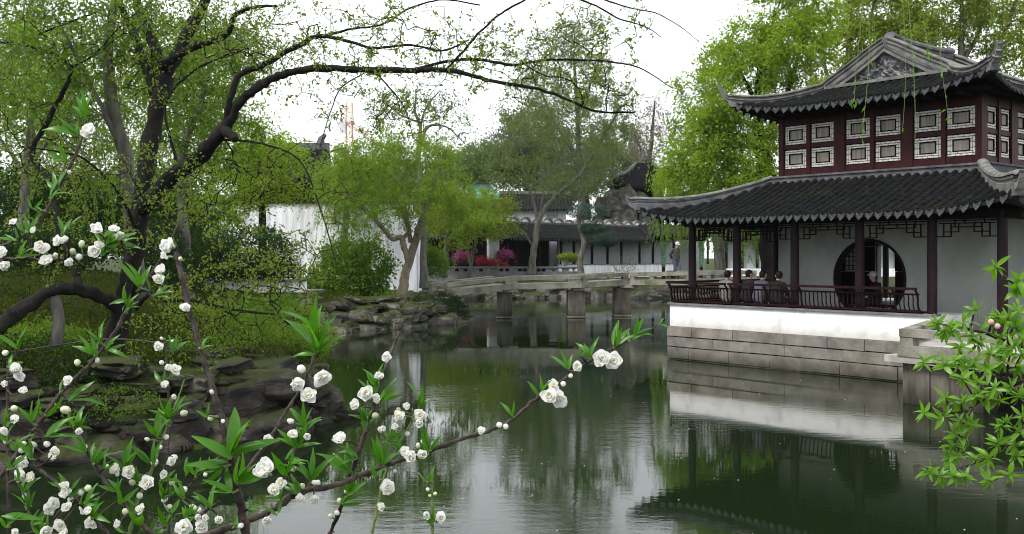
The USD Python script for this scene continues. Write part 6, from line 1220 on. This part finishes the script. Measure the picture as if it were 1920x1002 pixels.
B = dict(
 a=Branch('long thin blossoming branch rising across the pond to the right', [(300, 1030, 1.28, 13), (400, 1000, 1.32, 13), (500, 962, 1.38, 12), (560, 925, 1.42, 11), (640, 906, 1.46, 10.5), (700, 882, 1.5, 10), (760, 860, 1.53, 9), (860, 826, 1.58, 8), (945, 796, 1.63, 7), (1000, 752, 1.66, 6), (1040, 725, 1.69, 5.5), (1100, 681, 1.73, 5), (1180, 637, 1.78, 4), (1243, 605, 1.82, 2.5)]),
 b=Branch('thick dark upright branch ending in a cut stub topped by a white flower', [(468, 1030, 1.2, 15), (450, 940, 1.2, 14), (432, 860, 1.2, 12), (412, 780, 1.21, 11), (390, 700, 1.22, 10.5), (368, 630, 1.23, 10), (350, 560, 1.24, 9.5), (336, 500, 1.25, 9.5), (327, 458, 1.25, 9)]),
 c=Branch('branch topped by a tall tuft of bright leaves above paired white flowers', [(440, 905, 1.27, 7), (480, 858, 1.29, 7), (517, 805, 1.31, 6), (543, 761, 1.33, 6), (570, 718, 1.35, 6), (588, 672, 1.36, 6), (592, 655, 1.36, 5)]),
 d=Branch('dark bare-tipped branch standing upright over the pond, crossing the long branch', [(606, 1030, 1.58, 7), (630, 975, 1.56, 7), (652, 915, 1.53, 8), (668, 860, 1.53, 9), (690, 800, 1.53, 9), (704, 745, 1.54, 8), (722, 690, 1.55, 7), (736, 655, 1.56, 6), (748, 622, 1.57, 5)]),
 f=Branch('greenish twig with small flowers right of the dark bare-tipped branch', [(692, 1030, 1.52, 5), (706, 960, 1.52, 5), (722, 890, 1.53, 5), (742, 848, 1.54, 4.5), (764, 806, 1.55, 4), (785, 768, 1.56, 3.5)], True),
 h=Branch('short green twig standing alone at the bottom edge over the pond', [(812, 1030, 1.5, 5), (811, 960, 1.5, 4.5), (810, 905, 1.5, 4), (811, 878, 1.5, 3)], True),
 i=Branch('long blossoming branch slanting across the leaning tree trunk at left', [(-20, 925, 1.3, 8), (40, 838, 1.34, 8), (80, 785, 1.36, 8), (125, 725, 1.38, 7.5), (170, 682, 1.4, 7), (205, 638, 1.41, 6.5), (240, 580, 1.42, 6), (270, 535, 1.43, 5.5), (300, 488, 1.45, 4.5), (325, 440, 1.46, 3.5), (338, 412, 1.47, 2)]),
 j=Branch('blossoming branch at upper left ending in the highest white flower', [(-20, 472, 1.36, 7), (30, 450, 1.36, 6.5), (60, 430, 1.37, 6), (85, 396, 1.38, 6), (110, 355, 1.39, 5.5), (135, 305, 1.4, 5), (152, 262, 1.41, 4), (163, 225, 1.42, 3)]),
 k=Branch('horizontal blossoming branch at left edge crowded with white flowers', [(-20, 487, 1.3, 6), (40, 486, 1.3, 6), (100, 487, 1.31, 5.5), (155, 481, 1.32, 5), (200, 472, 1.33, 4.5), (238, 452, 1.34, 3)]),
 l=Branch('bare brown branch slanting down to the right at lower left', [(128, 775, 1.45, 4), (150, 820, 1.43, 5.5), (185, 885, 1.4, 6.5), (215, 925, 1.38, 7), (245, 960, 1.36, 7.5), (300, 1020, 1.33, 8)]),
 m=Branch('blossom-laden branch in the lower left corner slanting to the bottom edge', [(48, 850, 1.33, 4), (75, 880, 1.32, 6), (110, 910, 1.31, 6.5), (145, 940, 1.3, 7), (180, 975, 1.29, 7.5), (215, 1020, 1.28, 8)]),
 o=Branch('thin pale upright stem with small flowers left of the thick dark branch', [(318, 1030, 1.5, 5), (315, 900, 1.5, 4.5), (317, 800, 1.5, 4.2), (315, 720, 1.51, 3.8), (311, 660, 1.52, 3.2), (309, 622, 1.52, 2.2)]),
 p=Branch('leafy green twig leaning right beside the thin pale stem', [(238, 1030, 1.42, 6), (255, 950, 1.42, 5.5), (285, 880, 1.43, 5), (302, 830, 1.44, 4.5), (325, 770, 1.45, 3.5), (346, 712, 1.46, 2)], True),
 q=Branch('dark upright stem along the left edge with hanging white flowers', [(18, 1030, 1.25, 7), (16, 920, 1.25, 6.5), (15, 820, 1.26, 6), (14, 740, 1.27, 5), (14, 680, 1.27, 3.5)]),
 r=Branch('stout low branch forking left from the thick dark upright at the bottom', [(300, 1030, 1.22, 10), (345, 990, 1.22, 9), (380, 962, 1.22, 8), (412, 940, 1.22, 7)]),
 t=Branch('short leafy twig between the dark upright and the paired white flowers', [(520, 950, 1.4, 5), (532, 912, 1.4, 5), (548, 862, 1.4, 4.5), (560, 815, 1.41, 4), (571, 768, 1.42, 3)]),
 u=Branch('thin arching twig at bottom left with buds along it', [(306, 1030, 1.37, 5), (310, 980, 1.37, 4.5), (335, 940, 1.37, 4), (365, 900, 1.38, 3.5), (390, 875, 1.38, 2.5)]),
 s=Branch('thin upright twig in the lower left among clustered small flowers', [(66, 1030, 1.35, 5), (60, 980, 1.35, 5), (48, 930, 1.35, 4.5), (40, 880, 1.35, 4)]))
al = list(B.values())
for key, x, y, sz in (('j', 168, 247, 42), ('k', 181, 432, 38), ('k', 213, 430, 24), ('b', 318, 462, 48), ('i', 302, 508, 32), ('i', 297, 524, 28), ('j', 26, 418, 22), ('j', 62, 433, 17), ('k', 76, 463, 30), ('k', 88, 491, 34), ('k', 108, 452, 24), ('k', 123, 450, 24), ('k', 130, 492, 24), ('k', 178, 472, 36), ('k', 186, 460, 24), ('k', 8, 500, 32), ('k', 3, 472, 24),
     ('q', 30, 694, 36), ('q', 36, 706, 24), ('q', 43, 733, 22), ('o', 328, 693, 26), ('o', 312, 722, 26), ('o', 326, 745, 17), ('i', 42, 868, 44), ('s', 42, 892, 42), ('s', 58, 895, 28), ('i', 100, 858, 30), ('m', 102, 848, 26), ('c', 553, 722, 46), ('c', 604, 710, 44), ('c', 578, 742, 40), ('a', 1128, 672, 44), ('a', 1150, 676, 40), ('a', 1030, 742, 40), ('a', 1048, 748, 40), ('a', 1038, 722, 26), ('a', 1082, 687, 26), ('a', 772, 854, 36), ('a', 792, 852, 34),
     ('b', 498, 884, 62), ('d', 636, 825, 38), ('d', 666, 760, 30), ('d', 686, 738, 36), ('d', 706, 747, 24), ('f', 747, 780, 26), ('f', 762, 762, 19), ('f', 788, 778, 30), ('f', 788, 792, 28), ('f', 716, 806, 24), ('f', 740, 800, 18), ('f', 728, 912, 32), ('f', 716, 950, 22), ('h', 798, 966, 24), ('h', 826, 970, 26), ('f', 758, 845, 22),
     ('m', 100, 944, 28), ('m', 92, 955, 30), ('m', 125, 950, 26), ('m', 166, 958, 26), ('m', 112, 985, 28), ('m', 122, 925, 26), ('m', 122, 912, 26), ('l', 160, 955, 26), ('l', 172, 980, 34), ('p', 216, 880, 30), ('p', 242, 884, 30), ('p', 276, 905, 34), ('l', 222, 983, 24), ('r', 344, 990, 42), ('r', 376, 988, 36), ('r', 408, 975, 26), ('r', 386, 972, 24), ('i', 28, 788, 28), ('o', 322, 865, 22), ('u', 262, 955, 26), ('o', 292, 867, 26), ('t', 548, 815, 26), ('t', 575, 818, 20), ('t', 526, 905, 26), ('t', 513, 918, 30), ('a', 562, 935, 22), ('a', 500, 975, 28), ('a', 590, 938, 26), ('s', 30, 1000, 30), ('m', 86, 998, 34), ('s', 120, 1000, 28)):
    flo(B[key], x, y, sz)
for key, x, y, sz in (('j', 50, 418, 11), ('j', 52, 432, 9), ('k', 148, 482, 16), ('k', 153, 458, 14), ('k', 136, 472, 14), ('k', 105, 480, 13), ('o', 10, 662, 14), ('i', 123, 769, 20), ('i', 12, 828, 14), ('i', 145, 680, 15), ('c', 565, 692, 20), ('o', 303, 635, 8), ('o', 324, 640, 8), ('o', 326, 858, 14), ('o', 345, 775, 16), ('p', 312, 820, 13), ('p', 276, 824, 10), ('o', 322, 906, 14), ('u', 346, 918, 14), ('u', 362, 952, 15), ('u', 373, 956, 12), ('d', 703, 780, 16), ('f', 764, 814, 12), ('f', 747, 768, 10), ('a', 784, 836, 12), ('a', 793, 828, 12), ('a', 812, 834, 12), ('a', 805, 843, 12), ('a', 936, 797, 14), ('a', 948, 800, 14), ('a', 1056, 720, 13), ('a', 1070, 705, 11), ('d', 620, 968, 12), ('d', 632, 962, 12), ('d', 637, 940, 14), ('t', 545, 790, 13), ('t', 550, 880, 13), ('t', 590, 905, 12), ('a', 567, 912, 14), ('a', 596, 905, 12), ('h', 802, 918, 9), ('h', 816, 926, 9), ('h', 806, 930, 8), ('l', 160, 838, 10), ('l', 200, 875, 10), ('m', 165, 916, 16), ('m', 152, 924, 14), ('l', 235, 960, 15), ('p', 262, 930, 15), ('p', 248, 905, 14), ('u', 385, 890, 10), ('i', 62, 835, 16), ('i', 88, 833, 14), ('i', 40, 845, 13), ('o', 318, 950, 12), ('b', 395, 785, 12), ('b', 418, 790, 10)):
    bd(B[key], x, y, sz)
for key, x, y, n, L, ang in (('j', 160, 222, 4, 58, 95), ('j', 146, 252, 3, 48, 130), ('j', 126, 300, 3, 40, 140), ('j', 104, 355, 4, 46, 110), ('j', 92, 372, 3, 42, 60), ('j', 80, 395, 2, 36, 160), ('k', 116, 443, 4, 46, 85), ('k', 200, 462, 5, 58, 55), ('k', 192, 448, 3, 46, 95), ('k', 52, 440, 1, 40, 95), ('k', 34, 480, 3, 34, 40), ('k', 232, 456, 2, 34, 15), ('i', 262, 540, 4, 66, 92), ('i', 284, 556, 3, 42, 30), ('i', 190, 642, 3, 58, 105), ('i', 176, 668, 4, 48, 120), ('i', 200, 655, 3, 44, 25), ('i', 130, 752, 3, 62, 35), ('i', 112, 735, 1, 40, 80), ('i', 82, 780, 2, 60, 70), ('q', 30, 655, 3, 48, 85), ('q', 18, 690, 2, 40, 60), ('i', 60, 792, 4, 46, 95), ('i', 85, 822, 4, 62, 30), ('i', 30, 832, 2, 52, 80), ('q', 4, 968, 1, 74, 4), ('q', 12, 990, 2, 44, 70), ('p', 234, 880, 5, 54, 82), ('p', 262, 905, 4, 46, 100), ('p', 296, 822, 5, 50, 88), ('p', 322, 782, 3, 46, 80), ('p', 286, 870, 4, 48, 110), ('o', 322, 660, 3, 34, 80), ('o', 318, 708, 2, 34, 60),
     ('b', 428, 862, 4, 98, 160), ('b', 430, 852, 5, 98, 55), ('b', 420, 876, 3, 62, 200), ('b', 442, 905, 4, 74, 40), ('b', 436, 925, 3, 58, 150), ('b', 392, 780, 2, 34, 110), ('c', 590, 656, 5, 92, 92), ('c', 592, 660, 3, 66, 60), ('c', 588, 665, 2, 58, 130), ('t', 568, 800, 4, 50, 80), ('t', 556, 838, 4, 48, 110), ('t', 535, 890, 3, 44, 70), ('t', 542, 870, 3, 40, 40), ('d', 700, 745, 4, 60, 105), ('d', 712, 752, 3, 62, 40), ('d', 690, 790, 4, 48, 130), ('d', 684, 805, 3, 42, 70), ('f', 786, 765, 4, 52, 75), ('f', 752, 845, 2, 40, 120), ('d', 655, 885, 5, 62, 120), ('d', 650, 925, 4, 44, 60), ('d', 640, 945, 3, 48, 35), ('d', 672, 860, 3, 44, 150), ('f', 716, 872, 5, 52, 92), ('a', 580, 906, 5, 62, 88), ('a', 560, 930, 4, 44, 130), ('a', 806, 842, 5, 48, 92), ('a', 700, 895, 3, 40, 60), ('a', 1012, 738, 3, 46, 95), ('a', 960, 780, 2, 34, 100), ('a', 1068, 695, 3, 42, 110), ('a', 1106, 672, 3, 46, 105), ('a', 1152, 652, 6, 52, 70), ('a', 1190, 632, 4, 40, 50), ('a', 1238, 607, 2, 22, 25), ('h', 800, 905, 2, 34, 100), ('h', 806, 985, 4, 36, 110), ('h', 818, 980, 3, 36, 60),
     ('m', 60, 862, 3, 46, 120), ('m', 130, 930, 3, 42, 70), ('m', 90, 1000, 3, 44, 95), ('m', 150, 945, 3, 40, 30), ('l', 176, 872, 3, 44, 60), ('l', 140, 800, 2, 34, 20), ('l', 225, 945, 3, 40, 80), ('l', 262, 985, 4, 44, 90), ('l', 160, 850, 3, 40, 120), ('u', 310, 985, 4, 40, 75), ('u', 345, 935, 3, 42, 120), ('u', 385, 885, 3, 36, 60), ('r', 395, 950, 4, 54, 100), ('r', 350, 985, 3, 50, 80), ('s', 45, 925, 3, 46, 100), ('s', 62, 985, 3, 40, 60), ('o', 316, 930, 3, 38, 70), ('o', 316, 800, 3, 40, 110), ('o', 300, 905, 3, 40, 40), ('q', 16, 830, 2, 46, 100), ('q', 18, 880, 3, 44, 60)):
    cluster(B[key], x, y, n, L, ang)
# more small leaf tufts and buds along the stems
for key, n in (('i', 9), ('l', 6), ('m', 6), ('o', 7), ('p', 6), ('q', 6), ('a', 8), ('b', 6), ('t', 4), ('u', 5), ('s', 5), ('r', 3), ('j', 5), ('k', 3), ('d', 5), ('f', 3), ('c', 2)):
    br = B[key]
    for _ in range(n):
        i = int(rf.integers(2, len(br.px) - 1)); x, y = br.px[i] + rf.normal(size=2) * 9
        if y > 1010: continue
        if rf.random() < .62: cluster(br, x, y, int(rf.integers(2, 5)), rf.uniform(24, 46), rf.uniform(40, 140))
        elif rf.random() < .6: bd(br, x, y, rf.uniform(9, 15))
        else: flo(br, x, y, rf.uniform(18, 25))
# leafy twigs reaching in from the right
GR2 = 'leafy twigs reaching in at right'
RB = [Branch(l, p, True, group=GR2, name='leafy_branch', bark='twig_bark', size=2.0) for l, p in (
 ('topmost leafy twig at right edge, before the corner column', [(1960, 560, 3.4, 6), (1915, 540, 3.4, 5), (1885, 520, 3.4, 4), (1868, 505, 3.4, 2.5)]),
 ('leafy twig reaching left over the landing rail, tip beside the bench end', [(1970, 665, 3.3, 8), (1900, 645, 3.3, 7), (1850, 625, 3.3, 6), (1800, 615, 3.3, 4.5), (1758, 607, 3.3, 2.5)]),
 ('leafy twig across the front edge of the stone landing', [(1970, 722, 3.2, 9), (1890, 712, 3.2, 7.5), (1840, 700, 3.2, 6.5), (1790, 685, 3.2, 5), (1730, 682, 3.2, 2.5)]),
 ('leafy twig hanging below the landing before the stone abutment', [(1960, 712, 3.1, 7), (1880, 735, 3.1, 6), (1840, 752, 3.1, 5), (1800, 772, 3.1, 4), (1735, 778, 3.1, 2.5)]),
 ('long leafy twig drooping lowest toward the water at right', [(1970, 770, 3.0, 7), (1920, 800, 3.0, 6), (1880, 845, 3.0, 4.5), (1830, 868, 3.0, 3.5), (1790, 880, 3.0, 3), (1742, 888, 3.0, 2.2)]),
 ('leafy twig dropping steeply through the middle of the right foliage', [(1850, 700, 3.15, 6), (1825, 760, 3.15, 5), (1805, 800, 3.15, 4), (1792, 840, 3.15, 3), (1785, 862, 3.15, 2)]),
 ('leafy twig at the far right edge hanging over dark water', [(1970, 730, 3.0, 6), (1930, 770, 3.0, 5), (1890, 792, 3.0, 4), (1900, 840, 3.0, 3), (1870, 898, 3.0, 2)]))]
for k, x, y in ((0, 1867, 501), (0, 1910, 527), (0, 1905, 545), (1, 1827, 581), (1, 1757, 607), (1, 1787, 614), (1, 1823, 632), (1, 1857, 600), (1, 1873, 594), (1, 1907, 584), (1, 1833, 645), (1, 1873, 634), (1, 1907, 617), (1, 1805, 606), (1, 1890, 600), (1, 1770, 622), (2, 1857, 664), (2, 1900, 650), (2, 1732, 680), (2, 1768, 685), (2, 1790, 678), (2, 1812, 690), (2, 1825, 680), (2, 1850, 692), (2, 1880, 680), (2, 1910, 690), (2, 1800, 652), (2, 1880, 660), (3, 1805, 711), (3, 1833, 718), (3, 1773, 746), (3, 1803, 756), (3, 1830, 740), (3, 1850, 748), (3, 1873, 752), (3, 1733, 775), (3, 1767, 780), (3, 1895, 725), (3, 1865, 728), (5, 1800, 788), (5, 1820, 796), (5, 1793, 815), (5, 1810, 822), (5, 1787, 835), (5, 1793, 855), (5, 1780, 858), (4, 1830, 861), (4, 1852, 858), (4, 1740, 885), (4, 1763, 891), (4, 1810, 895), (4, 1788, 893), (6, 1853, 901), (6, 1893, 890), (6, 1883, 791), (6, 1900, 835), (6, 1908, 855), (6, 1876, 800), (6, 1915, 780), (6, 1912, 810), (2, 1915, 665), (1, 1915, 640), (3, 1910, 745), (6, 1870, 832)):
    cluster(RB[k], x, y, int(rf.integers(7, 11)), 26, rf.uniform(0, 360), mat_='leaf_right', aspect=.3, full=True)
for x, y in ((1858, 604), (1870, 612)):
    i, dist, c, D_ = attach(RB[1], x, y, -.02); b = MB(); s_ = trimesh.creation.icosphere(2, 5.5 * D_ / FPX); s_.apply_translation(c); b.tm(s_); pedicel(RB[1], i, c, .0015, .001); b.build('pink_bud', 'petal_pink', RB[1].t, smooth=True)

# ---------------------------------------------------------------- thin spring haze over the far garden
MAT['haze'] = usdkit.material(stage, '/World/Looks/haze', {'v': ('principled_volume', {'color': (.92, .95, 1.0), 'density': .00006})}, [], volume='v.volume')
MB().box((-420, -60, -2.9), (420, 460, 62)).build('haze', 'haze', None, kind='stuff', label='thin pale spring haze over the far garden', cat='haze')
